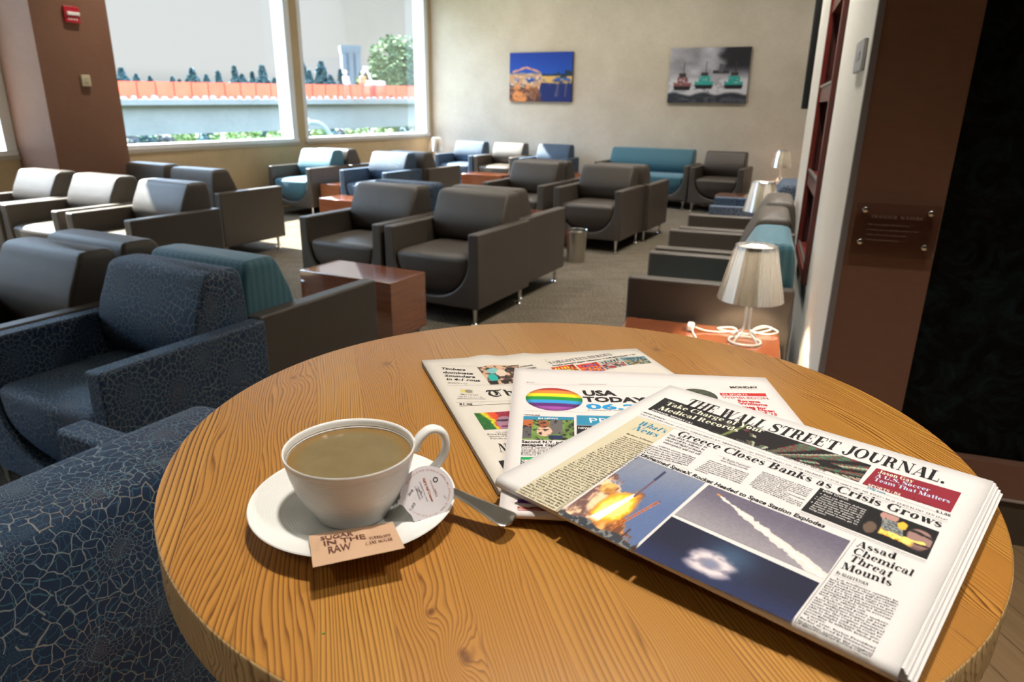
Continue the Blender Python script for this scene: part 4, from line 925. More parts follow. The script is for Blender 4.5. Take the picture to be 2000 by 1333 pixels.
# blackletter Th
Q0 = p1.px(957, 776); k_ = .0168
def bl(polys):
    for pl_ in polys: p1.poly([(Q0[0] + x * k_, Q0[1] - y * k_) for x, y in pl_], INK, .0003)
bl(f_str([(.0, .82, .05), (.12, 1.0, .16), (.5, .98, .17), (.85, .98, .13), (1.05, 1.12, .04)], 5) + f_str([(.30, .92, .05), (.14, .6, .16), (.16, .25, .2), (.42, .02, .14), (.82, .12, .05)], 5) + f_str([(.55, .88, .2), (.58, .5, .2), (.50, .22, .1), (.40, .30, .05)], 4) + f_str([(.72, .95, .05), (.74, .4, .05), (.72, .1, .05)], 3))
bl(f_str([(1.15, 1.02, .1), (1.22, .85, .17), (1.22, .4, .17), (1.20, .12, .14), (1.32, .02, .1)], 4) + f_str([(1.26, .55, .05), (1.42, .70, .14), (1.56, .5, .18), (1.55, .2, .16), (1.42, -.05, .05)], 4))
def crowd(a, b_, seed=0, base=(86, 66, 58), acc=((60, 170, 160), (196, 160, 130), (40, 34, 36))):
    n = fbm(a * 7 + seed, b_ * 7 + seed); n2 = fbm(a * 5 + 9 + seed, b_ * 6 + seed); C = col(base) * np.ones(a.shape + (3,)) * (.6 + .8 * n[..., None])
    C = lay(C, sst(n2, .56, .62), acc[1]); C = lay(C, sst(fbm(a * 6 + 20, b_ * 6 + seed), .58, .63), acc[2]); return C
def keeper(a, b_):
    C = crowd(a, b_, 3); C = lay(C, ((a - .22) ** 2 / .018 + (b_ - .66) ** 2 / .045) < 1, (40, 160, 152)); C = lay(C, ((a - .30) ** 2 / .02 + (b_ - .30) ** 2 / .02) < 1, (120, 175, 175)); C = lay(C, ((a - .5) ** 2 / .02 + (b_ - .45) ** 2 / .03) < 1, (205, 185, 165)); return lay(C, (b_ > .8) * (fbm(a * 9, b_ * 9) > .4), (40, 34, 32))
p1.pic('printed_photo', [(932, 718), (1013, 713), (1016, 749), (958, 752)], 60, 40, keeper, np1)
def rainbow(a, b_):
    n = fbm(a * 4, b_ * 4); h_ = (a * 1.1 - b_ * .35 + n * .3); C = col((40, 96, 44)) * np.ones(a.shape + (3,)); C = lay(C, sst(h_, .22, .32), (196, 180, 40)); C = lay(C, sst(h_, .36, .46), (206, 74, 40)); C = lay(C, sst(h_, .60, .74), (140, 42, 60)); C = C * (.75 + .5 * fbm(a * 14, b_ * 14)[..., None])
    f_ = ((a - .74) ** 2 / .07 + (b_ - .68) ** 2 / .16) < 1; C = lay(C, f_, (150, 110, 128)); C = lay(C, f_ * (np.abs(b_ - .52) < .06) * (fbm(a * 9, b_ * 12) > .4), (60, 44, 60)); C = lay(C, f_ * (np.abs(b_ - .86) < .05) * (np.abs(a - .72) < .13), (110, 50, 80)); return C
p1.pic('printed_photo', [(925.5, 808), (1001, 803.5), (1006, 837), (946, 840.5)], 60, 40, rainbow, np1)
T('PHIL ALBERT', (968, 846), (1001, 846), .0016, INKG, 'sans')
for k, t_ in enumerate(('Brian Peters, s', 'master of cere', 'Parade on S')): T(t_, (952 + 3 * k, 850.5 + 4 * k), (1000, 850 + 4.2 * k), .0022, INKG)
T('N', (976, 884), (994, 884), .0125, INK); p1.qpx([(973, 901), (1000, 898), (1000, 918), (985, 920)], INK)
def wthr(a, b_): C = col((200, 190, 165)) * np.ones(a.shape + (3,)); C = lay(C, ((a - .3) ** 2 + (b_ - .5) ** 2 * .8) < .07, (205, 190, 90)); return lay(C, (((a - .65) ** 2 / .09 + (b_ - .5) ** 2 / .13) < 1) * .8, (120, 115, 118))
p1.pic('printed_symbol', [(898, 760), (923, 761), (926, 770), (900, 769)], 20, 16, wthr, np1)
for t_, a, c_ in (('Renton', (1011.5, 719.6), (1042.5, 714.6)), ('woman', (1017, 724), (1049, 719.4)), ('buys it', (1031, 728), (1057, 724.6))): T(t_, a, c_, .0040, INK)
T('FORGOTTEN HEROES', (1077, 712), (1198, 694.4), .0062, INKG, track=.06); T("Seattle author's super collection: YOUR MONDAY > B1", (1080.5, 716), (1242, 693.8), .0030, INK, 'sans', bold=.02)
def comic(seed, c0, c1, c2):
    def fn(a, b_):
        n = fbm(a * 9 + seed, b_ * 9 + seed * 2); C = col(c0) * np.ones(a.shape + (3,)); C = lay(C, (b_ > .40) * (n > .47), c1); C = lay(C, (b_ > .45) * (fbm(a * 12 + 5 * seed, b_ * 11) > .56), c2)
        C = lay(C, (b_ > .10) * (b_ < .34) * (a > .12) * (a < .88) * (np.sin(a * 46 + seed) > -.1), c2); return lay(C, (fbm(a * 16, b_ * 14 + seed) > .64), (30, 26, 30))
    return fn
p1.pic('printed_cover', [(1075.6, 718.7), (1119, 712.2), (1138, 729), (1090, 734)], 34, 30, comic(1, (196, 52, 34), (96, 140, 46), (222, 196, 60)), np1)
p1.pic('printed_cover', [(1124.7, 714), (1165.4, 707.6), (1184, 724), (1144, 731)], 34, 30, comic(4, (206, 60, 40), (220, 130, 40), (70, 90, 150)), np1)
p1.pic('printed_cover', [(1166.5, 707.2), (1208, 699.3), (1225, 714), (1185, 723)], 34, 30, comic(7, (168, 172, 160), (180, 60, 66), (60, 70, 66)), np1)
p1.pic('printed_cover', [(1209, 699.2), (1258, 696.5), (1273, 709.4), (1227, 713.6)], 34, 30, comic(9, (92, 130, 140), (180, 150, 90), (60, 64, 60)), np1)
p1.line((1064, 702), (1072, 714), .0003, INKG)
p1.mb.build('print', p1.mats, np1, smooth=0)
# 2: middle, colour daily with striped globe
z2 = TZ + .0128
A = at_z(1005.5, 719, z2); B_ = at_z(1493, 738, z2)
np2 = empty('newspaper'); tag(np2, 'middle newspaper of the three, with a rainbow striped circle beside its title', 'newspaper', 'folded newspapers fanned out on the bar table')
p2 = Page(A, B_ - A, z2, None, None, at_z(974.5, 1001, z2) - A); H2 = p2.px(974.5, 1001)[1]; H1 = p1.px(974, 958)[1]; p2.hs = 1.28; W2 = math.hypot(*(B_ - A)) + .001; sheet_stack(p2, W2, H2, .0058, 4, np2, PAPU, TZ, (.0007, .0))
T = lambda *a, **k: p2.text(*a, **k)
c0 = np.array(p2.px(1082, 780)); rr = abs(p2.px(1138, 781)[0] - p2.px(1027, 779)[0]) / 2
def globe(a, b_):
    st = [(190, 56, 52), (224, 128, 62), (238, 214, 36), (34, 140, 54), (52, 150, 208), (92, 42, 112), (156, 78, 158)]
    C = col(st[0]) * np.ones(a.shape + (3,)); q = b_ + .035 * np.sin(a * 3)
    for k, c_ in enumerate(st[1:]): C = lay(C, sst(q, (k + 1) / 7. - .012, (k + 1) / 7. + .012), c_)
    sh_ = 1 - .22 * sst((a - .5) ** 2 + (b_ - .5) ** 2, .14, .25); return C * sh_[..., None]
gv = []; gc = []; gf = []
def PG(a, b_):
    return None
me_pts = [(0, 0)] + [(r_ * cos(2 * pi * k / 96), r_ * sin(2 * pi * k / 96)) for r_ in np.linspace(.03, 1, 34) for k in range(96)]
fs = [(0, 1 + k, 1 + (k + 1) % 96) for k in range(96)] + [(1 + i * 96 + k, 1 + i * 96 + (k + 1) % 96, 1 + (i + 1) * 96 + (k + 1) % 96, 1 + (i + 1) * 96 + k) for i in range(33) for k in range(96)]
me = bpy.data.meshes.new('printed_globe'); me.from_pydata([p2.P(c0[0] + x * rr, c0[1] + y * rr, .0002) for x, y in me_pts], [], fs); me.materials.append(M['vcol'])
ca = me.color_attributes.new('ink', 'FLOAT_COLOR', 'POINT'); aa = np.array([[(x + 1) / 2, (y + 1) / 2] for x, y in me_pts]); cc = globe(aa[None, :, 0], aa[None, :, 1])[0] ** 2.2; arr = np.ones((len(me_pts), 4)); arr[:, :3] = cc; ca.data.foreach_set('color', arr.ravel())
o = bpy.data.objects.new('printed_globe', me); COL.objects.link(o); o.parent = np2
T('USA', (1140.5, 773.5), (1205.5, 773.5), .0108, INK, 'sans', bold=.045); T('TODAY', (1141.5, 785.3), (1266, 787), .0100, INK, 'sans', bold=.045); T('06.29', (1146, 799.5), (1280, 801.5), .0100, BLUE, 'sans', bold=.035); T('A GANNETT COMPANY', (1147, 803), (1240, 804), .0019, INKG, 'sans')
T("THE NATION'S NEWS", (1130, 751.8), (1184, 752.2), .0017, INKG, 'sans'); T('$2.00', (1028, 748), (1043.5, 748.8), .0019, INK, 'sans'); p2.line((1028, 751), (1385, 759), .0002, INKG)
T('NEWSLINE', (1023, 812), (1055, 813), .0020, INK, 'sans', bold=.02); p2.line((1024, 803), (1150, 806), .0002, INKG)
p2.qpx([(1022.5, 813.2), (1121, 815.6), (1121, 821), (1022, 820.2)], NBL); T('IN NEWS', (1051, 819.4), (1090, 820), .0027, WHT, 'sans', bold=.02)
def prison(a, b_):
    n = fbm(a * 8 + 3, b_ * 6); C = col((104, 132, 66)) * np.ones(a.shape + (3,)) * (.7 + .6 * n[..., None]); C = lay(C, (a < .17) * (b_ > .1) * (b_ < .92), (88, 84, 84)); C = lay(C, (np.abs(a - .10) < .09) * (b_ < .35), (176, 96, 54)); C = lay(C, (a > .52) * (a < .78) * (b_ < .72), (98, 94, 92))
    C = lay(C, ((a - .42) ** 2 / .022 + (b_ - .58) ** 2 / .06) < 1, (214, 172, 148)); C = lay(C, ((a - .40) ** 2 / .014 + (b_ - .22) ** 2 / .04) < 1, (150, 88, 58)); C = lay(C, (np.abs(a - .64) < .14) * (np.abs(b_ - .88) < .09), (34, 44, 84)); return lay(C, (fbm(a * 14, b_ * 12) > .62), (42, 36, 34))
p2.pic('printed_photo', [(1022, 820.6), (1121, 821.2), (1122, 861), (1019.5, 859.4)], 60, 44, prison, np2)
p2.qpx([(1126, 811.8), (1222, 814), (1222, 832), (1126.4, 831)], NBL); T('PRIDE', (1150, 826.4), (1246, 829), .0088, WHT, 'sans'); p2.qpx([(1126.5, 831.6), (1205, 833), (1180, 856), (1126.5, 854)], INK); T('NEW YORK', (1129.5, 838.4), (1178, 839.4), .0030, WHT, 'sans', bold=.02)
for k, (t_, a, c_, h_, bd, mm) in enumerate([('Second N.Y. prison', (1019, 866), (1118, 868), .0043, .03, INK), ('escapee captured', (1018.6, 871.8), (1112, 873.4), .0043, .03, INK), ('David Sweat was', (1018, 877), (1086, 878), .0040, 0, INKG), ('caught Sunday, 23', (1018, 881.6), (1096, 883), .0040, 0, INKG), ('days after fellow', (1017.4, 886), (1086, 887.4), .0040, 0, INKG), ('Richard Matt', (1017, 890.6), (1068, 891.6), .0040, 0, INKG)]): T(t_, a, c_, h_, mm, 'sans', bold=bd)
p2.qpx([(1017, 893), (1070, 894), (1060, 899.4), (1016.6, 898.6)], GRN); T('IN LIFE', (1045, 898.3), (1072, 898.8), .0027, WHT, 'sans', bold=.02)
for t_, a, c_ in (('No vaccine', (1016.4, 906), (1066, 907.5)), ('States seek', (1016, 912), (1064, 913.5)), ('crackdown', (1015.6, 918), (1056, 919))): T(t_, a, c_, .0046, INK, 'sans', bold=.03)
T('MONDAY', (1427, 759.3), (1482.5, 759.5), .0045, INK, 'sans', bold=.035); p2.line((1405, 760.5), (1492, 762.5), .0002, INKG)
p2.qpx([(1405, 768), (1495, 769), (1497.6, 775), (1408, 773)], RED); T('IN SPORTS', (1411, 772.4), (1461, 773.6), .0036, WHT, 'sans'); T('WIMBLEDON', (1412.5, 779), (1502, 781.2), .0046, RED, 'sans')
for t_, a, c_ in (('Serena', (1441.6, 785.6), (1486, 788)), ('Williams', (1444.6, 790.8), (1500, 794)), ('goes for', (1448, 797.4), (1498.6, 800.4)), ('4 Open', (1469.4, 802), (1513.6, 806.4)), ("of '15", (1487, 809), (1518.4, 812.8))): T(t_, a, c_, .0044, RED, 'sans', bold=.035)
def racket(a, b_):
    n = fbm(a * 8, b_ * 8); C = col((70, 74, 62)) * np.ones(a.shape + (3,)) * (.6 + .7 * n[..., None]); return lay(C, ((a - .6) ** 2 / .02 + (b_ - .8) ** 2 / .09) < 1, (150, 90, 66))
me_ = []; c1 = np.array(p2.px(1364, 774)); ra = .0195
me2 = bpy.data.meshes.new('printed_photo'); me2.from_pydata([p2.P(c1[0] + x * ra, c1[1] + y * ra, .0002) for x, y in me_pts], [], fs); me2.materials.append(M['vcol']); ca = me2.color_attributes.new('ink', 'FLOAT_COLOR', 'POINT'); cc = np.clip(racket(aa[None, :, 0], aa[None, :, 1])[0], 0, 1) ** 2.2; arr = np.ones((len(me_pts), 4)); arr[:, :3] = cc; ca.data.foreach_set('color', arr.ravel()); o = bpy.data.objects.new('printed_photo', me2); COL.objects.link(o); o.parent = np2
p2.line((1402, 782), (1427, 789), .0006, INKG)
p2.qpx([(1011, 976), (1062, 978), (1058, 985.5), (1011, 983.6)], PUR)
p2.pic('printed_photo', [(1010.6, 990), (1090, 993), (1090, 1000), (1010.4, 998)], 40, 8, lambda a, b_: crowd(a, b_, 5, (150, 50, 50), ((0, 0, 0), (190, 160, 150), (60, 30, 34))), np2)
p2.mb.build('print', p2.mats, np2, smooth=0)
# 3: top, business broadsheet with rocket photographs
z3 = TZ + .0225
A = at_z(1308.5, 752.5, z3); B_ = at_z(1941, 941, z3)
np3 = empty('newspaper'); tag(np3, 'topmost newspaper, its front page filled with rocket launch and smoke trail photographs', 'newspaper', 'folded newspapers fanned out on the bar table')
Z3T = .0095
def zf3(u, v): return 0.
p3 = Page(A, B_ - A, z3, None, zf3); W3 = math.hypot(*(B_ - A)); H3 = p3.px(1757, 1313)[1]
sheet_stack(p3, W3, H3, Z3T, 7, np3, PAPW, TZ, (.0011, .0))
T = lambda *a, **k: p3.text(*a, **k)
T('THE WALL STREET JOURNAL.', (1333, 791.5), (1846, 947), .0205, INK)
p3.qpx([(1299, 777.6), (1702, 909.7), (1677, 942.6), (1264.7, 800)], INK)
def books(a, b_):
    C = col((30, 24, 26)) * np.ones(a.shape + (3,)); cx = .36; ang = np.arctan2(a - cx, 1.15 - b_ * .8); k = np.floor(ang * 34); r_ = vn(k * 3.7, k * 0.); stripe = (np.sin(ang * 34) > -.3) * (fbm(a * 5, b_ * 3) > .40)
    C = lay(C, stripe * .8, (92, 104, 84)); C = lay(C, stripe * (np.sin(b_ * 26 + k * 2.1) > .35), (120, 44, 48)); C = lay(C, stripe * (np.sin(b_ * 21 + k * 3.1) > .8), (58, 120, 92)); C = lay(C, stripe * (r_ > .72), (172, 172, 150)); C = lay(C, sst(.16 - a, 0, .16) * .9, (26, 22, 24)); C = lay(C, (np.abs(a - .17 + b_ * .07) < .012), (110, 120, 70)); return C
p3.pic('printed_photo', [(1413, 818), (1702, 909.7), (1677, 942.6), (1384, 842.5)], 130, 26, books, np3)
T('Take Charge of Your', (1297.5, 791), (1489, 847), .0092, CREAM); T('Medical Records', (1284, 800), (1440, 845), .0092, CREAM); T('JOURNAL REPORT | R1', (1272, 801.6), (1350, 828.7), .0030, WHT, 'sans', bold=.015)
p3.qpx([(1711.8, 915), (1877.8, 963.4), (1856.6, 1002), (1683.6, 946)], MAR)
T('Jason Gay', (1713.8, 924.2), (1783, 944.6), .0062, CREAM); T('A U.S. Soccer', (1709, 932), (1816, 962), .0062, PALEB); T('Team That Matters', (1705, 939.4), (1855, 984.4), .0062, PALEB); T('SPORTS | B8', (1694, 949.4), (1758, 969.6), .0040, CREAM)
T('DOW JONES', (1256, 806.5), (1297, 821.5), .0026, INK); T('MONDAY, JUNE 29, 2015 - VOL. CCLXV NO. 150', (1434.4, 860), (1610, 923.5), .0036, INKG); T('WSJ.com', (1692, 954), (1728, 966.6), .0036, NBL, 'sans', bold=.02); T('* * * *', (1782, 976.6), (1815, 988.6), .0030, INK); T('$3.00', (1826.7, 1001.4), (1856, 1010.6), .0040, INK)
p3.line((1252, 803.4), (1858, 1011), .00025, INKG); p3.line((1246, 812.6), (1851, 1022.4), .00025, INKG)
T('LAST WEEK: DJIA 17946.68 ~ 69.27 0.4%  NASDAQ 5080.51 ~ 0.7%  NIKKEI 20706.15 ^ 2.6%  STOXX 600 396.83 ^ 2.9%  10-YR. TREASURY ~ 1 27/32, yield 2.480%  OIL $59.63 ~ $0.34  EURO $1.1167  YEN 123.87', (1250, 810.2), (1850, 1018.8), .0026, INKG)
p3.qpx([(1244.6, 813.4), (1316.5, 838), (1088, 1001), (1006, 961)], TINT)
T("What's", (1243, 829.6), (1297, 847.4), .0098, NBL, slant=.2); T('News', (1233, 838.6), (1281, 855), .0098, NBL, slant=.2); T('Business & Finance', (1222, 848.5), (1274, 866.5), .0030, INK, slant=.15)
wn = ['The Justice Department', 'said it is opening a new', 'probe into a proposed', 'merger of two airlines. B1', '+ Apple suffered a setback', 'when a court ruled that it', 'conspired to raise prices', 'of digital books sold. B1', '+ Mexican bonds is insured', 'by a bank in fixed sums,', 'back each month. C3', '+ "Fintech" lenders that', 'try to disrupt banks are', 'drawing funding from a', 'rising set of investors. C1', '+ U.S. Democrats and ri-', 'vals have clashed over', 'rules for overtime pay. A4', '+ "Jurassic World" held on', 'to No. 1 at the box office,', 'ahead of "Inside Out" and', '"Ted 2," which opened to', 'an estimated $33 million. B4', "+ Motorcar's bankruptcy is", 'poised to move forward;', 'the unfinished rival Cap-', 'itals and other senior cred-', 'itors lick their wounds. C3', '+ Money managers moved', 'out of bets on U.S. crude', 'prices in recent weeks as', 'volatility has plummeted. C1', '+ Airbnb signed a deal rais-', 'ing $1.5 billion, in one of', 'the biggest private-funding', 'rounds ever, valuing the', 'company at $25.5 billion. B6', '+ Police body camera man-']
p3.cols([(1219, 852), (1281, 873), (1082, 996.5), (1006.5, 961)], wn, .64, INK)
T('Greece Closes Banks as Crisis Grows', (1319.5, 850.5), (1838, 1032.6), .0115, INK)
p3.cols([(1308.5, 848), (1383, 873.5), (1364.5, 891.5), (1293, 866.5)], ['Six-day holiday is|', 'ordered by Athens to|', 'stave off flight of funds;|', 'emergency aid cut off|'], .66, INK)
p3.cols([(1288.5, 870), (1360, 895), (1342, 912), (1255.5, 890.5)], ['ATHENS-Greece shut down', 'its banking system, ordering', 'lenders to stay closed for six days', 'starting Monday, and its central', 'bank moved to impose controls to', 'prevent money from flooding out'], .66, INK)
p3.cols([(1409, 893), (1467, 913), (1458, 920), (1400, 900)], [' By Bojan Pancevski', ' And Charles Forelle'], .66, INKG); p3.line((1402, 890), (1470, 914), .0002, INKG)
p3.cols([(1387, 899), (1464, 926), (1443, 950), (1355, 919)], ['of the country. The steps, a tepid climax to', 'five years of crises, put Greece', 'closer to an exit from the euro', 'after the prime minister called a', 'surprise referendum; it bars the', 'banks from reopening and stops', 'central bankers from sending', 'currency.'], .66, INK)
p3.cols([(1490, 921), (1588, 956), (1562, 992), (1460, 950)], ['opted not to expand a lifeline of', 'emergency funds that had been', 'sustaining Greek banks while ner-', 'vous depositors pulled their', 'money out. On Sunday streets late', "Athens's rainy ATMs had already", 'emptied. Prime Minister', 'Alexis Tsipras said a referendum', 'on the economic terms that', "Greece's creditors want for fresh", 'aid sent many Greeks scurrying', '     Please see GREECE page A8'], .66, INK)
p3.line((1256, 886.6 + 1), (1345, 919), .0002, INKG)
T('Unmanned SpaceX Rocket Headed to Space Station Explodes', (1249.5, 891), (1609, 1032.6), .0054, INK, 'sans', bold=.03)
p3.qpx([(1602.3, 953.5), (1835, 1040), (1810.3, 1094), (1564, 997.3)], INK)
T('Debt Crunch', (1606, 960.4), (1655, 978.8), .0040, WHT, 'sans')
p3.cols([(1602, 963), (1693, 996), (1670, 1032), (1570, 993)], ['+ Red ink drove Athens|', '   toward austerity vote.. A6|', '+ Tourists are left in lurch.. A6|', '+ Simon Nixon: Greek identity|', '   and European dreams.. A7|', '+ Heard on the Street: A|', '   question with no answer.. C6|', '   For the latest news, go to|', '   WSJ.com|'], .66, WHT, 'sans')
def money(a, b_):
    n = fbm(a * 8, b_ * 6, 5); a1 = a + .05 * (fbm(a * 9 + 2, b_ * 8) - .5); b1 = b_ + .08 * (fbm(a * 8, b_ * 9 + 4) - .5); C = col((20, 18, 20)) * np.ones(a.shape + (3,)); face = sst(1 - ((a1 - .82) ** 2 / .040 + (b1 - .50) ** 2 / .16), 0, .35)
    C = lay(C, face, (150, 118, 110)); C = lay(C, face * sst(.05 - np.abs(b1 - .30 - .15 * (a - .8)), 0, .03), (36, 28, 30)); C = lay(C, face * sst(.04 - np.abs(b1 - .66), 0, .02) * (a > .78), (52, 30, 34)); C = lay(C, face * sst(b1 - .62, 0, .3) * .7, (70, 50, 48))
    for cx in (.24, .33, .40): C = lay(C, sst(1 - ((a1 - cx) ** 2 / .0030 + (b1 - .10) ** 2 / .030), 0, .4), (178, 134, 124))
    C = lay(C, sst(1 - ((a1 - .14) ** 2 / .012 + (b1 - .70) ** 2 / .06), 0, .5) * .8, (120, 98, 82))
    q = sst(a - (.22 + .16 * (b_ - .2)), 0, .012) * sst(.54 + .20 * (b_ - .2) - a, 0, .012) * sst(b1 - .20, 0, .02) * sst(.68 - b1, 0, .03); C = lay(C, q, (134, 138, 136)); C = lay(C, q * sst(fbm(a * 30, b_ * 30), .48, .6) * .8, (62, 66, 66))
    fl = sst(.10 + .16 * (n - .4) - np.abs(b1 - .70 - .16 * (a - .45)), 0, .05) * sst(a - .26, 0, .05) * sst(.80 - a, 0, .1); C = lay(C, fl, (232, 150, 44)); C = lay(C, fl * sst(n, .42, .58), (252, 228, 120)); C = lay(C, sst(.03 + .03 * n - np.abs(b1 - .60 + .1 * (a - .8)), 0, .02) * (a > .62) * (a < .93), (250, 214, 110)); C = lay(C, sst(1 - ((a1 - .54) ** 2 / .006 + (b1 - .24) ** 2 / .03), 0, .5), (240, 178, 60)); return C
p3.pic('printed_photo', [(1700, 991.5), (1831, 1040), (1807.5, 1091), (1672, 1038)], 90, 44, money, np3)
p3.line((1561, 1000), (1808, 1098), .0003, INKG); p3.line((1560, 1003), (1806, 1101), .0002, INKG)
def launch(a, b_):
    n = fbm(a * 5, b_ * 4); n2 = fbm(a * 10 + 3, b_ * 9 + 2, 6); n3 = fbm(a * 26 + 1, b_ * 24, 5)
    C = col((126, 132, 148)) * np.ones(a.shape + (3,)); C = lay(C, sst(b_ + a * .3, .1, .8), (88, 106, 146)); C = C * (.95 + .1 * fbm(a * 60, b_ * 40)[..., None])
    sh_ = sst(n2 + .35 * (n3 - .5), .34, .66); cloud = col((112, 82, 78)) * (1 - sh_[..., None]) + col((244, 202, 160)) * sh_[..., None]
    m1 = sst(b_ - (.36 + .20 * a + .30 * (n2 - .5) + .10 * (n3 - .5)), -.01, .03) * sst(.60 - a + .2 * (n - .5), 0, .07)
    m2 = sst(b_ - (.98 - .75 * np.clip(.95 - a, 0, 1) + .30 * (n2 - .5) + .10 * (n3 - .5)), -.01, .03) * (a > .40)
    C = lay(C, m1, cloud); C = lay(C, np.clip(m2, 0, 1), cloud * col((255, 214, 150)) * 1.0)
    f_ = ((a - .42) ** 2 / .040 + (b_ - .68) ** 2 / .050) + 1.3 * (n2 - .5) + .5 * (n3 - .5)
    C = lay(C, sst(1.5 - f_, 0, .9) * .85, (226, 132, 40)); C = lay(C, sst(1.0 - f_, 0, .6), (250, 192, 52)); C = lay(C, sst(.5 - f_, 0, .45), (255, 236, 130))
    C = lay(C, sst(.030 + .10 * (b_ - .45) - np.abs(a - .45 + .24 * (b_ - .55)), 0, .02) * (b_ > .47) * sst(.92 - b_, 0, .06), (255, 252, 232))
    C = lay(C, ((a - .14) ** 2 / .006 + (b_ - .52) ** 2 / .004 < 1 + n3) * .5, (238, 160, 48))
    C = lay(C, (np.abs(a - .482) < .016) * (b_ > .08) * (b_ < .50), (104, 82, 92)); C = lay(C, (np.abs(a - .482) < .019) * (b_ > .06) * (b_ < .22), (58, 60, 88))
    tx = .76 - .30 * (b_ - .46); C = lay(C, (np.abs(np.abs(a - tx) - .016) < .005) * (b_ > .44) * (b_ < .90), (206, 120, 48)); C = lay(C, (np.abs(a - tx) < .018) * (b_ > .44) * (b_ < .90) * (np.sin(b_ * 150) > .3), (176, 92, 40)); C = lay(C, (np.abs(a - tx) < .006) * (b_ > .41) * (b_ < .5), (130, 60, 44))
    g_ = sst(b_ - (.925 + .02 * np.sin(a * 15)), 0, .015); C = lay(C, g_, (52, 56, 64)); C = lay(C, g_ * sst(n3, .5, .62), (122, 122, 118)); C = lay(C, (np.abs(a - .80) < .012) * (b_ > .82) * (b_ < .95), (70, 54, 56)); return C
p3.pic('printed_photo', [(1246.9, 892), (1378, 943.6), (1231, 1076), (1089, 1004.5)], 200, 240, launch, np3)
T('AGENCE FRANCE-PRESSE/GETTY IMAGES; RED HUBER/ORLANDO SENTINEL', (1087, 1000), (1241, 893), .0016, INKG, 'sans')
def trail(a, b_):
    C = col((98, 92, 108)) * np.ones(a.shape + (3,)); C = lay(C, sst(b_, 0, 1.1), (146, 140, 146)); C = C * (.93 + .14 * fbm(a * 60, b_ * 30)[..., None]); t_ = np.clip((a - .115) / .9, 0, 1); yc = .15 + t_ * .84; w_ = .012 + .085 * t_ ** .8 + .05 * (vn(a * 34, b_ * 26) - .5) * (t_ > .05)
    C = lay(C, (np.abs(b_ - yc) < w_ * 1.2) * (a > .12), (214, 206, 198)); C = lay(C, (np.abs(b_ - yc) < w_ * .5) * (a > .14) * (fbm(a * 30, b_ * 30) > .48), (232, 226, 218)); C = lay(C, (np.abs(b_ - yc) < .02) * (a > .10) * (a < .14), (206, 140, 80)); return C
p3.pic('printed_photo', [(1384.7, 947.6), (1661, 1057.5), (1610, 1132.5), (1317, 1006)], 150, 80, trail, np3)
def burst(a, b_):
    C = col((28, 30, 52)) * np.ones(a.shape + (3,)); C = lay(C, sst(b_, .4, 1.), (36, 44, 78)); C = C * (.9 + .2 * fbm(a * 50, b_ * 25)[..., None]); n = fbm(a * 12, b_ * 8); dx = (a - .43) / .16; dy = (b_ - .60) / .27; r_ = np.sqrt(dx * dx + dy * dy)
    g_ = np.exp(-(((a - .50) / .16) ** 2 + ((b_ - .30) / .34) ** 2)); C = lay(C, g_ * .55, (84, 120, 150)); C = lay(C, sst(1.15 - r_ + .5 * (n - .5), 0, .35) * .75, (150, 140, 154)); C = lay(C, (np.exp(-((r_ - .62) / .28) ** 2)) * sst(n, .32, .6), (216, 204, 206)); C = lay(C, sst(.45 - r_, 0, .4) * .7, (120, 130, 160)); return C
p3.pic('printed_photo', [(1311.8, 1009.8), (1601, 1140), (1544, 1216), (1237, 1078)], 130, 80, burst, np3)
def ptop(u): return None
p3.line((1671.5, 1053), (1550, 1218), .0003, INKG)
for t_, a, c_ in (('Assad', (1671.5, 1067.6), (1749.5, 1094.6)), ('Chemical', (1663.5, 1080.6), (1781, 1127.4)), ('Threat', (1656, 1095), (1739, 1130)), ('Mounts', (1641.5, 1110.4), (1740.5, 1147))): T(t_, a, c_, .0082, INK)
T('By ADAM ENTOUS', (1632, 1121.4), (1694, 1146), .0036, INK); p3.line((1629, 1123.6), (1693, 1149), .0002, INKG)
ab = [' U.S. intelligence agencies be-', 'lieve there is a strong possibility', 'the Assad regime will use chemi-', 'cal weapons on a large scale as', 'part of a last-ditch effort to pro-', 'tect key Syrian government', 'strongholds if Islamist fighters', 'and other rebels try to overrun', 'them, U.S. officials said.', ' Analysts and policy makers', 'have been poring over all avail-', 'able intelligence hoping to deter-', 'mine what types of chemical', 'weapons the regime might be', 'able to deploy and what event or', 'events might trigger their use,', 'according to officials briefed on', 'the matter.', ' Last year, Syrian President', 'Bashar al-Assad let international', 'inspectors oversee the removal', 'of what President Barack Obama']
p3.cols([(1625, 1126.5), (1759, 1176), (1700, 1288), (1553, 1219)], ab, .68, INK)
p3.mb.build('print', p3.mats, np3, smooth=0)
# ------------------------------------------------------------------ coffee service
SCX, SCY = -.1175, .4605; SZ = TZ
M['ribz'] = mk_ribbed('ribbed_porcelain', 'z', .0017); M['ribr'] = mk_ribbed('ringed_porcelain', 'r', .0021)
sa = empty('saucer', (SCX, SCY, SZ)); tag(sa, 'white porcelain saucer with fine rings under the coffee cup', 'saucer')
pr = [(.0, .0035), (.022, .0035), (.024, .0005), (.027, .0005), (.029, .0035), (.045, .0075), (.062, .0125), (.0745, .0168), (.0755, .0176), (.0764, .0184), (.0758, .0192), (.0750, .0188), (.060, .0140), (.045, .0096), (.034, .0072), (.0295, .0062), (.028, .0052), (.0, .0052)]
b = MB(); b.lathe(pr, 128); b.build('dish', M['ribr'], sa, smooth=60)
cu = empty('coffee_cup', (SCX - .001, SCY, SZ + .0054)); tag(cu, 'white ribbed porcelain cup of milky coffee on the saucer', 'cup')
def sm(pts, n=6): return [tuple(p) for p in cat_spline(pts, n)]
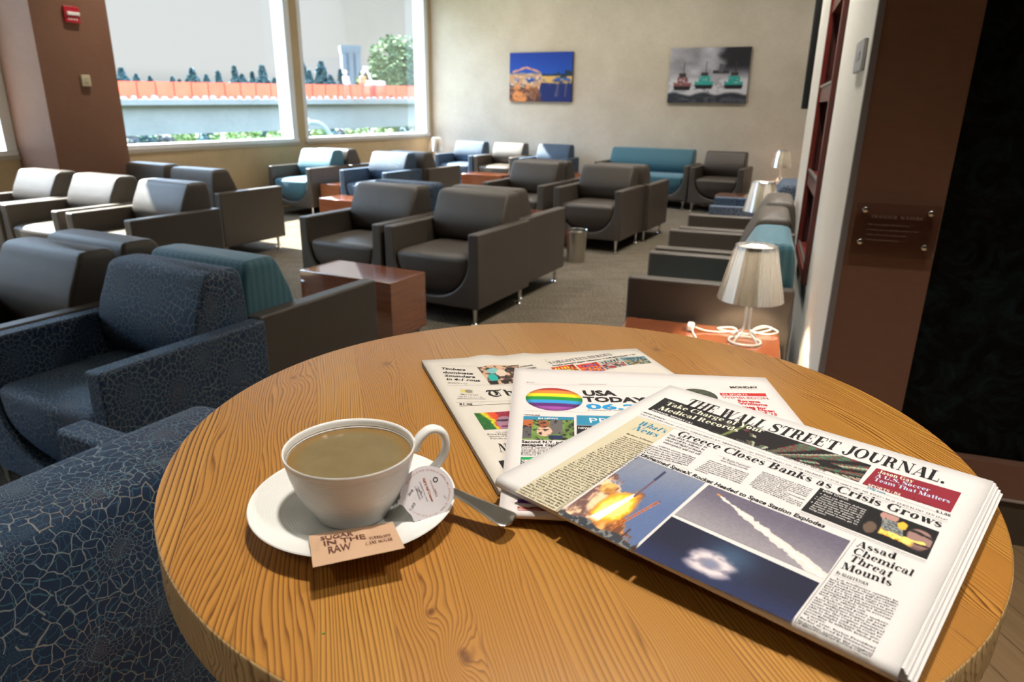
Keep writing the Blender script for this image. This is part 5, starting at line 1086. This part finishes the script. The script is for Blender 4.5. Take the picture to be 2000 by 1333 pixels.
po = sm([(.0255, .0), (.0270, .0012), (.0295, .006), (.0345, .014), (.0400, .024), (.0440, .036), (.0465, .046), (.0480, .0530)], 8)
lip = [(.0481, .0540), (.0476, .0547), (.0468, .0544)]
pi_ = sm([(.0462, .0530), (.0448, .046), (.0425, .036), (.0385, .025), (.033, .015), (.025, .008), (.0, .006)], 5)
b = MB(); b.lathe([(.0, .0012), (.0225, .0012), (.0235, .0)] + po + lip + pi_, 128); b.build('bowl', M['ribz'], cu, smooth=60)
hp = [(.0482, 0, .0455), (.0520, 0, .0545), (.0605, 0, .0605), (.0690, 0, .0570), (.0720, 0, .0465), (.0685, 0, .0350), (.0590, 0, .0245), (.0470, 0, .0170), (.0370, 0, .0165)]
hs = cat_spline(hp, 8); ha = radians(17)
rad = [(.0062, .0030)] * len(hs)
b = MB(); Rg = []
for i, p in enumerate(hs):
    d = hs[min(i + 1, len(hs) - 1)] - hs[max(i - 1, 0)]; d = d / np.linalg.norm(d); nx = np.array([-d[2], 0, d[0]]); f = i / (len(hs) - 1); wd = .0052 + .0010 * cos(2 * pi * f); tk = .0032
    Rg.append([tuple(p + np.array([0, 1., 0]) * wd * cos(2 * pi * k / 16) + nx * tk * sin(2 * pi * k / 16)) for k in range(16)])
b.rings(Rg); ho = b.build('handle', simple('porcelain', (.82, .82, .785), .14, coat=.3, var=.01), cu, smooth=60); ho.rotation_euler = (0, 0, ha)
t = NT('white_coffee'); o_ = t.obj(); x, y, z = t.sep(o_); rr_ = t.math('SQRT', t.math('ADD', t.math('MULTIPLY', x, x), t.math('MULTIPLY', y, y)))
c_ = t.mix(t.noise(o_, 60, 4, .6), (.15,.11,.048), (.225,.172,.086)); c_ = t.mix(t.ramp(t.math('MULTIPLY', rr_, 21.), [(.72, 0.), (.93, 1.)]), c_, (.22, .125, .035))
sp_ = t.math('GREATER_THAN', t.noise(o_, 900, 3, .7), .70); c_ = t.mix(t.math('MULTIPLY', sp_, .45), c_, (.12, .07, .03))
M['coffee'] = t.bsdf(c_, .16, spec=.45)
b = MB(); b.lathe([(0, .0468), (.030, .0468), (.0425, .0469), (.0447, .0474), (.0450, .0466), (.043, .0440), (0, .044)], 96); b.build('coffee', M['coffee'], cu, smooth=60)
# teaspoon: bowl on the saucer, handle out over the rim
tip = np.array([*at_z(1001, 1018, TZ + .015), TZ + .0135]); rim = np.array([*at_z(884, 963, TZ + .0205), TZ + .0205])
sdir = (tip - rim)[:2]; sl = np.linalg.norm(sdir); sdir = sdir / sl; sn = np.array([-sdir[1], sdir[0]])
spn = empty('teaspoon', (rim[0], rim[1], 0)); tag(spn, 'steel teaspoon lying across the saucer with its handle over the table', 'spoon')
spn.rotation_euler = (0, 0, atan2(sdir[1], sdir[0]))
prof = [(-.068, .0016, .0135), (-.063, .009, .0127), (-.052, .0135, .0125), (-.040, .0125, .0132), (-.031, .006, .0150), (-.024, .0028, .0170), (-.008, .0036, .0208), (.0, .0042, .0220), (.02, .0056, .0200), (.045, .0082, .0172), (.058, .0098, .0157), (.066, .0100, .0150), (.0705, .0080, .0144), (.0725, .0030, .0141)]
sc_ = sl / .0725 if sl > .05 else 1.
S_ = cat_spline([(x * (sc_ if x > 0 else 1), w_, z) for x, w_, z in prof], 6); Rg = []
for x, w_, z in S_:
    w_ = max(w_, .0008); dish = .0016 * max(0, 1 - ((x + .050) / .02) ** 2) if x < -.03 else 0; Rg.append([(x, w_ * cos(2 * pi * k / 20), TZ + z + .0009 * sin(2 * pi * k / 20) - dish * (1 - cos(2 * pi * k / 20) ** 2)) for k in range(20)])
b = MB(); b.rings(Rg); b.build('spoon', simple('spoon_steel', (.56, .54, .50), .20, 1., var=.04, scale=80), spn, smooth=60)
# creamer capsule leaning on the cup, lid towards us
lc = np.array([*at_z(834, 963, TZ + .030), TZ + .030]); nrm = Vector(tuple(CP - lc)).normalized(); nrm = (nrm + Vector((-.10, -.05, .10))).normalized()
cm = empty('creamer_cup', tuple(lc)); cm.rotation_mode = 'QUATERNION'
xa = Vector((cos(radians(-6)), sin(radians(-6)), 0)); xa = (xa - nrm * xa.dot(nrm)).normalized(); ya = nrm.cross(xa); Rm = Matrix((xa, ya, nrm)).transposed(); cm.rotation_quaternion = Rm.to_quaternion()
tag(cm, 'small sealed creamer capsule with printed foil lid leaning against the cup', 'creamer')
cr_ = .0195; out = []
for k in range(72):
    a = 2 * pi * k / 72; r_ = cr_
    dg = math.degrees(a) % 360
    if 195 < dg < 262: r_ = cr_ * (1 + .17 * math.exp(-((dg - 203) / 7) ** 2) + .16 * math.exp(-((dg - 252) / 7) ** 2) - .02)
    out.append((r_ * cos(a), r_ * sin(a)))
b = MB(); b.prism(out, -.0005, 0.); lid = b.build('lid', simple('foil_lid', (.66, .63, .65), .38, spec=.5, var=.03), cm, smooth=30)
b = MB(); b.lathe([(0, -.0175), (.0125, -.0175), (.0135, -.0165), (.0155, -.002), (.0175, -.0015), (.0175, -.0006), (0, -.0006)], 48); b.build('capsule', simple('capsule_white', (.74, .73, .71), .35), cm)
pgm = MB(); pm = [ink('lid_brown', (.40, .12, .06)), INKG, INK]
def lt(s_, x, y, ang, hgt, wd, mi, font='sans', bold=0.):
    F, W = sans_text(s_, bold); k = wd / W; ca_, sa_ = cos(radians(ang)), sin(radians(ang))
    for p in F: pgm.add([(x + (px * k) * ca_ - py * hgt * sa_, y + (px * k) * sa_ + py * hgt * ca_, .0002) for px, py in p], [tuple(range(len(p)))], mi)
def larc(s_, R_, a0, a1, hgt, mi):
    n = len(s_)
    for i, ch in enumerate(s_):
        if ch == ' ': continue
        a = a0 + (a1 - a0) * (i + .5) / n; x, y = R_ * cos(radians(a)), R_ * sin(radians(a)); lt(ch, x, y, a - 90, hgt, abs(radians(a1 - a0)) * R_ / n * .72, mi)
larc('DISTRIBUTED BY FOOD SERVICES OF AMERICA, INC. SCOTTSDALE, AZ 85254 * MFG. AT PLANT #06-11', .0158, 165, -120, .0013, 0)
lt('Ultra-Pasteurized', .0008, .0090, -62, .0013, .013, 0); lt('Grade A', .0050, .0030, -62, .0012, .005, 0); lt('Half & Half Creamer', -.0045, .0098, -62, .0020, .0185, 0, bold=.02)
lt('INGREDIENTS: MILK, CREAM,', -.0066, .0072, -62, .0011, .0155, 1); lt('SODIUM CITRATE,', -.0077, .0040, -62, .0011, .0095, 1); lt('SODIUM PHOSPHATE', -.0098, .0038, -62, .0011, .0105, 1)
lt('NOV 30', -.0085, .0012, -28, .0019, .0050, 2); lt('2018', -.0125, -.0035, 60, .0019, .0050, 2); lt('EXP 3', -.0090, -.0075, -118, .0021, .0058, 2)
for r0, r1, x0, y0, mi in ((.0012, .0019, .0052, .0098, 2),):
    vs = [(x0 + r_ * cos(2 * pi * k / 24), y0 + r_ * sin(2 * pi * k / 24), .0002) for r_ in (r0, r1) for k in range(24)]; pgm.add(vs, [(k, (k + 1) % 24, 24 + (k + 1) % 24, 24 + k) for k in range(24)], mi)
lt('K-D', .0120, -.0018, -40, .0014, .0026, 1)
pgm.build('lid_print', pm, cm, smooth=0)
# raw sugar sachet over the saucer's near rim
A_ = np.array([*at_z(603, 1047, TZ + .0170), TZ + .0170]); B2 = np.array([*at_z(767, 1020, TZ + .0170), TZ + .0170]); C2 = np.array([*at_z(791, 1071, TZ + .0235), TZ + .0235]); D2_ = np.array([*at_z(611, 1109, TZ + .0235), TZ + .0235])
sg = empty('sugar_sachet', tuple((A_ + C2) / 2)); tag(sg, 'brown paper sugar sachet lying on the near rim of the saucer', 'sugar sachet'); ctr = (A_ + C2) / 2
nn = np.cross(B2 - A_, D2_ - A_); nn = nn / np.linalg.norm(nn); nn = nn if nn[2] > 0 else -nn
def SP(a, b_, h=0.):
    q = (A_ * (1 - a) + B2 * a) * (1 - b_) + (D2_ * (1 - a) + C2 * a) * b_; ed = max(0., min(a, 1 - a) / .12); ed = min(1, ed); eb = min(1., max(0., min(b_ - .02, .72 - b_) / .2)) if True else 0
    bul = .0016 * min(1, ed) * eb + .0003 * sin(a * 31 + b_ * 9) * ed * eb; return tuple(q - ctr + nn * (bul + h))
NU, NV = 40, 22
vs = [SP(i / NU, j / NV) for j in range(NV + 1) for i in range(NU + 1)] + [SP(i / NU, j / NV, -.0022 * min(1, min(i, NU - i) / 5) * min(1., min(j, NV - j) / 4) - .0003) for j in range(NV + 1) for i in range(NU + 1)]
q_ = NU + 1; n1 = (NU + 1) * (NV + 1); fs2 = [(j * q_ + i, j * q_ + i + 1, (j + 1) * q_ + i + 1, (j + 1) * q_ + i) for j in range(NV) for i in range(NU)]; fs2 += [tuple(n1 + i for i in reversed(f)) for f in fs2]
bd = [i for i in range(q_)] + [j * q_ + NU for j in range(1, NV + 1)] + [NV * q_ + i for i in range(NU - 1, -1, -1)] + [j * q_ for j in range(NV - 1, 0, -1)]
fs2 += [(bd[i], bd[(i + 1) % len(bd)], n1 + bd[(i + 1) % len(bd)], n1 + bd[i]) for i in range(len(bd))]
b = MB(); b.add(vs, fs2); b.build('paper_sleeve', mk_paper('kraft_paper', (.46, .29, .18), (.56, .37, .24)), sg, smooth=60)
SB_ = ink('sachet_brown', (.12, .045, .03)); sm_ = MB()
def st_(s_, a0, a1, b0, hh, font='serif', bold=0.):
    F, W = serif_text(s_) if font == 'serif' else sans_text(s_, bold)
    for p in F: sm_.add([SP(a0 + (a1 - a0) * px / W, b0 - hh * py, .0004) for px, py in p], [tuple(range(len(p)))])
st_('SUGAR', .12, .50, .33, .15, 'sans', .02); st_('IN THE', .14, .62, .51, .15, 'sans', .02); st_('RAW', .18, .44, .71, .17, 'sans', .02); st_('TURBINADO', .65, .90, .58, .075); st_('CANE SUGAR', .60, .91, .69, .075)
sm_.build('sachet_print', SB_, sg, smooth=0)
cb = empty('crumb', (*at_z(632, 1239, TZ), TZ)); tag(cb, 'tiny green crumb on the bare wood in front of the saucer', 'crumb')
b = MB(); b.box(-.0008, .0008, -.0005, .0005, 0, .0007); b.build('fleck', simple('green_fleck', (.05, .30, .06), .6), cb, bevel=.0002)
# plaque lettering
pb = MB()
def pt(s_, x, z, wd, h_, font='serif'):
    F, W = serif_text(s_) if font == 'serif' else sans_text(s_)
    for p in F: pb.add([(x + px * wd / W, -.0284, z + py * h_) for px, py in p], [tuple(range(len(p)))])
pt('TRANQUIL WATERS', -.072, .034, .142, .0095)
for k, (s_, w_) in enumerate((('The stone and its still black water', .115), ('welcome guests with the sound of rain', .140), ('falling softly on the northwest hills', .110), ('and on the quiet rivers below', .095))): pt(s_, -.076, .012 - .0155 * k, w_, .0052)
pb.build('lettering', simple('etched_letters', (.24, .165, .14), .5), PLQ, smooth=0)
# ------------------------------------------------------------------ outside the windows
OG = mk_wall('verge_ground', (.06, .08, .035), (.14, .15, .10), sc=.3)
b = MB(); b.prism([tuple(P2(-170, -60)), tuple(P2(-9, -60)), tuple(P2(-9, 170)), tuple(P2(-170, 170))], -5.2, -5.0)
tag(b.build('ground', OG), 'pale verge beyond the windows', None, None, 'structure')
gl_, gr_ = at_d(239, 200, 42.), at_d(814, 207, 52.)
bd = (gr_ - gl_)[:2]; bl_ = np.linalg.norm(bd); bd = bd / bl_; bn = np.array([bd[1], -bd[0]])          # bn points back towards the building
if bn @ (gl_[:2]) > 0: bn = -bn
def BR(x, y, z): p = gl_[:2] + bd * x + bn * y; return (p[0], p[1], z - .11 + .32 * x / bl_)
conc = mk_wall('bridge_concrete', (.17, .172, .152), (.24, .24, .215), sc=.35, bump=.1)
br = empty('elevated_bridge'); tag(br, 'long pale concrete elevated roadway crossing outside the windows', 'bridge')
def bbox(mb, x0, x1, y0, y1, z0, z1): mb.add([BR(x, y, z) for z in (z0, z1) for y in (y0, y1) for x in (x0, x1)], [(0, 2, 3, 1), (4, 5, 7, 6), (0, 1, 5, 4), (2, 6, 7, 3), (0, 4, 6, 2), (1, 3, 7, 5)])
b = MB(); bbox(b, -12, 30, -7.5, .40, 1.30, 1.58); b.build('deck_slab', conc, br)
b = MB(); bbox(b, -12, 30, -7.2, 0, -.20, 1.30); b.build('girder', conc, br)
for x in (-6.5, 24.5): b = MB(); bbox(b, x - .5, x + .5, -6, -1, -5.9, -.20); b.build('pier', conc, br)
t = NT('orange_netting'); o_ = t.obj(); e_ = t.n('BsdfDiffuse'); e_.inputs[0].default_value = (.50, .105, .065, 1); tr = t.n('BsdfTransparent'); mx = t.n('MixShader'); tl = t.n('BsdfTranslucent'); tl.inputs[0].default_value = (.60, .12, .075, 1); m2 = t.n('MixShader'); m2.inputs[0].default_value = .5
t.i(mx, 0, t.math('ADD', .56, t.math('MULTIPLY', t.noise(o_, 1.5, 2), .3))); t.t.links.new(e_.outputs[0], m2.inputs[1]); t.t.links.new(tl.outputs[0], m2.inputs[2]); t.t.links.new(tr.outputs[0], mx.inputs[1]); t.t.links.new(m2.outputs[0], mx.inputs[2]); t.t.links.new(mx.outputs[0], t.out.inputs[0])
fe = empty('safety_fence'); tag(fe, 'orange plastic safety netting along the edge of the elevated roadway', 'fence')
b = MB(); bbox(b, -3, 22, .20, .203, 1.585, 2.44); b.build('netting', t.m, fe)
b = MB(); bbox(b, -3, 22, .204, .212, 1.70, 1.74); b.build('rail', simple('fence_rail', (.45, .08, .04), .6), fe)
pm_ = simple('fence_post', (.30, .07, .05), .6); f = None
for k in range(27): b = MB(); x = -3 + k * .93; bbox(b, x - .025, x + .025, .17, .2, 1.585, 2.47); b.build('post', pm_, fe)
sbm = simple('sandbag_cloth', (.34, .31, .28), .8); sb0 = None; rr2 = random.Random(5)
for k in range(42):
    x = -1.6 + k * .52 + rr2.uniform(-.055, .055); p = BR(x, .285, 1.592)
    if sb0 is None:
        b = MB(); b.lathe([(.0, -.02), (.8, -.02), (1., .25), (.8, .75), (.4, .97), (.0, 1.)], 14); sb0 = b.build('sandbag', sbm); o = sb0
    else: o = sb0.copy(); COL.objects.link(o)
    o.location = p; o.scale = (rr2.uniform(.14, .205), .055, rr2.uniform(.12, .20)); o.rotation_euler = (0, 0, atan2(bd[1], bd[0])); tag(o, 'pale sandbag weighting the foot of the orange netting', 'sandbag', 'sandbags along the elevated roadway')
def person(name, p, label, vest, trousers, lean):
    me = bpy.data.meshes.new('body'); J = [(0, 0, .92), (0, 0, 1.12), (lean, 0, 1.38), (lean * 1.3, 0, 1.50), (lean * 1.7, 0, 1.60), (.10, .0, .88), (.12, .02, .48), (.13, 0, .06), (.13, -.12, .03), (-.10, 0, .88), (-.13, .05, .48), (-.16, .08, .06), (-.16, -.04, .03), (.19, 0, 1.36), (.25, -.04, 1.12), (.20, -.20, .96), (-.19, 0, 1.36), (-.26, -.02, 1.12), (-.18, -.18, .98)]
    E_ = [(0, 1), (1, 2), (2, 3), (3, 4), (0, 5), (5, 6), (6, 7), (7, 8), (0, 9), (9, 10), (10, 11), (11, 12), (2, 13), (13, 14), (14, 15), (2, 16), (16, 17), (17, 18)]
    me.from_pydata(J, E_, []); o = bpy.data.objects.new('body', me); COL.objects.link(o); me.materials.append(trousers)
    sk = o.modifiers.new('skin', 'SKIN'); ss = o.modifiers.new('sub', 'SUBSURF'); ss.levels = 1; ss.render_levels = 1
    R_ = [.14, .13, .15, .06, .10, .085, .06, .045, .04, .085, .06, .045, .04, .06, .045, .035, .06, .045, .035]
    for v, r in zip(me.skin_vertices[0].data, R_): v.radius = (r, r * .8)
    me.skin_vertices[0].data[0].use_root = True
    r = empty(name, p, atan2(bd[1], bd[0]) + .4); tag(r, label, 'person', 'workers on the elevated roadway'); o.parent = r
    b = MB(); b.lathe([(0, .02), (.06, .0), (.095, .09), (.09, .17), (.05, .22), (0, .23)], 16, (lean * 1.8, 0, 1.50)); b.build('head', simple('worker_skin', (.45, .27, .2), .6), r)
    b = MB(); b.lathe([(.15, .0), (.125, .01), (.12, .07), (.08, .125), (0, .145)], 20, (lean * 1.8, -.01, 1.64)); b.build('hard_hat', simple('hat_white', (.82, .80, .78), .4), r)
    b = MB(); b.rings([[(x_ + lean * (z - 1) * 2, y_, z) for x_, y_ in ((-.20, -.15), (.20, -.15), (.20, .15), (-.20, .15))] for z in (.95, 1.15, 1.42)]); b.build('safety_vest', vest, r, bevel=.04)
vst = simple('vest_orange', (.85, .22, .06), .7)
person('person', BR(15.3, -.6, 1.58), 'worker in an orange vest and white hard hat standing on the elevated roadway', vst, simple('work_trousers', (.24, .18, .22), .8), .08)
person('person', BR(14.75, -1.6, 1.58), 'worker in pale clothes and white hard hat behind the orange vested one', simple('vest_pale', (.62, .60, .62), .7), simple('pale_trousers', (.45, .45, .50), .8), -.05)
lf = empty('lift_boom', BR(16.9, -1.8, 1.66), atan2(bd[1], bd[0])); tag(lf, 'pale boom lift on the roadway at the right edge of the window', 'boom lift')
b = MB(); b.box(-.5, .9, -.5, .5, .25, 1.1); b.build('chassis', simple('lift_paint', (.62, .36, .36), .5), lf, bevel=.08); b = MB(); b.tube([(.1, 0, 1.0), (-.35, 0, 1.9)], .07, 10); b.box(-.5, -.2, -.15, .15, 1.85, 2.0); b.build('boom', simple('boom_paint', (.72, .56, .54), .5), lf)
for sx in (-.3, .7):
    for sy in (-.45, .45): b = MB(); b.tube([(sx, sy - .08, .25), (sx, sy + .08, .25)], .25, 18); b.build('wheel', M['black'], lf)
# tower
tw = at_d(689, 200, 150.); to = empty('concrete_tower', (tw[0], tw[1], -5), radians(20)); tag(to, 'tall slim grey concrete tower beyond the roadway', 'tower')
tcn = mk_wall('tower_concrete', (.11, .125, .15), (.14, .155, .175), sc=.2); b = MB(); b.box(-1.75, 1.75, -1.75, 1.75, 0, 17.2); b.build('shaft', tcn, to)
b = MB(); b.rings([[(x_ * k, y_ * k, z) for x_, y_ in ((-1, -1), (1, -1), (1, 1), (-1, 1))] for k, z in ((1.76, 15.6), (1.95, 16.5), (1.95, 17.2))]); b.build('head_collar', tcn, to)
for x in (-.75, .55): b = MB(); b.box(x - .22, x + .22, -1.81, -1.75, 2, 15.8); b.build('dark_stripe', simple('tower_stripe', (.045, .055, .075), .7), to)  # dark strips set on the near face of the shaft
# trees
def leaves(mb, n, fn, size, rnd):
    for _ in range(n):
        p, r = fn(rnd); s = size * rnd.uniform(.6, 1.4) * r; q = Matrix.Rotation(rnd.uniform(0, 6.3), 3, 'Z') @ Matrix.Rotation(rnd.uniform(-1.2, 1.2), 3, 'X')
        mb.add([tuple(Vector(p) + q @ Vector(c)) for c in ((-s, 0, -s * .4), (s, 0, -s * .4), (s * .7, 0, s * .6), (-s * .5, 0, s * .7))], [(0, 1, 2, 3)])
FA = mk_foliage('hazed_fir_foliage', (.055, .10, .105), (.095, .145, .14)); FB = mk_foliage('maple_foliage', (.05, .095, .035), (.14, .19, .08)); FC = mk_foliage('shrub_foliage', (.11, .19, .05), (.30, .36, .15)); FD = mk_foliage('dark_shrub_foliage', (.05, .05, .055), (.12, .12, .11)); BK = simple('bark', (.16, .12, .09), .9)  # fir greens paled and blued: distance haze put into the colour
rn = random.Random(11)
for i, (x, y, hw, D) in enumerate([(236, 134, 15, 105), (265, 146, 11, 120), (292, 149, 8, 130), (336, 151, 9, 125), (350, 156, 7, 130), (374, 134, 12, 95), (402, 146, 8, 120), (425, 139, 9, 125), (457, 130, 8, 100), (472, 146, 11, 105), (492, 141, 6, 110), (511, 128, 13, 98), (536, 153, 10, 120), (588, 117, 13, 95), (603, 137, 9, 110), (626, 121, 17, 100), (645, 147, 12, 105), (664, 135, 6, 115)]):
    p = at_d(x, y, D); H = p[2] + 5.; vh = (166 - y) / 1435 * D; Rb = min(hw / 1435 * D * H / vh * 1.7, 9.); r = empty('conifer', (p[0], p[1], -5)); tag(r, 'dark pointed conifer rising behind the orange netting', 'conifer', 'conifers on the skyline outside')
    def fn(rd, H=H, Rb=Rb, vh=vh):
        z = H - min(H * .8, vh * 1.6) * rd.random() ** .7; rr_ = Rb * (1 - z / H) * (.75 + .25 * sin(z * 2.4)) * sqrt(rd.random()) + .05; a = rd.uniform(0, 2 * pi); return (rr_ * cos(a), rr_ * sin(a), z - rr_ * .25), 1.
    b = MB(); leaves(b, 2200, fn, .17 + hw * .006, rn); b.build('foliage', FA, r, smooth=0); b = MB(); b.tube([(0, 0, 0), (0, 0, H * .96)], [.25, .03], 8); b.build('trunk', BK, r)
def round_tree(name, x, ytop, D, rx, rz, zb, n, mat, label, cat, group=None, size=.28, lob=7):
    p = at_d(x, ytop, D); top = p[2]; cz = top - rz; r = empty(name, (p[0], p[1], -5)); tag(r, label, cat, group); L = [(rn.uniform(-.5, .5) * rx, rn.uniform(-.5, .5) * rx, cz + 5 + rn.uniform(-.45, .5) * rz, rn.uniform(.42, .62)) for _ in range(lob)] + [(0, 0, cz + 5 + rz * .45, .5)]
    def fn(rd):
        cx, cy, c3, k = rd.choice(L); a = rd.uniform(0, 2 * pi); u = rd.uniform(-1, 1); q = k * rd.uniform(.72, 1.04); s_ = sqrt(1 - u * u); return (cx + rx * q * s_ * cos(a), cy + rx * q * s_ * sin(a), max(.1, c3 + rz * q * u)), 1.
    b = MB(); leaves(b, n, fn, size, rn); b.build('foliage', mat, r, smooth=0); b = MB(); b.tube([(0, 0, 0), (0, 0, cz + 5)], [.3 * rx / 4, .08], 8); b.build('trunk', BK, r)
round_tree('broadleaf_tree', 760, 74, 92, 5.0, 5.8, 0, 7500, FB, 'large sunlit broadleaf tree beside the concrete tower', 'tree', size=.26, lob=12)
round_tree('broadleaf_tree', 716, 128, 80, 1.8, 3.6, 0, 1500, FB, 'small broadleaf tree in front of the foot of the concrete tower', 'tree', size=.24)
for i, (x, D, m_) in enumerate([(250, 60, FD), (272, 58, FA), (296, 60, FC), (322, 57, FD), (345, 60, FC), (368, 57, FC), (392, 60, FA), (416, 57, FC), (440, 60, FC), (464, 57, FC), (488, 60, FC), (512, 57, FA), (534, 60, FC), (556, 57, FC), (600, 60, FA), (622, 58, FC), (646, 60, FA), (668, 57, FD), (692, 60, FC), (716, 57, FC), (740, 60, FC), (764, 57, FC), (788, 60, FA), (812, 58, FA)]):
    round_tree('shrub', x, 243 + rn.uniform(-3, 7), (64, 66.6, 69.2)[i % 3], 1.2, 2.4, 0, 420, m_, {FA: 'dark blue green bush under the roadway', FC: 'light green bush under the roadway', FD: 'greyish bare bush under the roadway'}[m_], 'bush', {FA: 'dark green bushes under the bridge', FC: 'light green bushes under the bridge', FD: 'greyish bushes under the bridge'}[m_], size=.22)
# street lamp
D = 20.
sp0 = [at_d(x, y, D) for x, y in ((600, 240), (612, 239.5), (624, 242), (634, 249), (643, 261), (650, 276), (655, 292), (656, 330))]
r = empty('street_lamp', (sp0[-1][0], sp0[-1][1], -5)); tag(r, 'pale curved street lamp seen through the right window', 'street lamp'); o0 = np.array([sp0[-1][0], sp0[-1][1], -5.])
b = MB(); b.tube(cat_spline([tuple(np.array([0, 0, 0.]))] + [tuple(p - o0) for p in reversed(sp0)], 5), .055, 10); b.build('pole', simple('lamp_pole', (.18, .24, .30), .4), r)
b = MB(); h0 = at_d(593, 239, D) - o0; h1 = at_d(606, 240, D) - o0; b.tube([tuple(h0), tuple((h0 + h1) / 2 + np.array([0, 0, .03])), tuple(h1)], [(.05, .09), (.08, .12), (.05, .06)], 12); b.build('lamp_head', simple('lamp_head', (.4, .42, .42), .4), r)
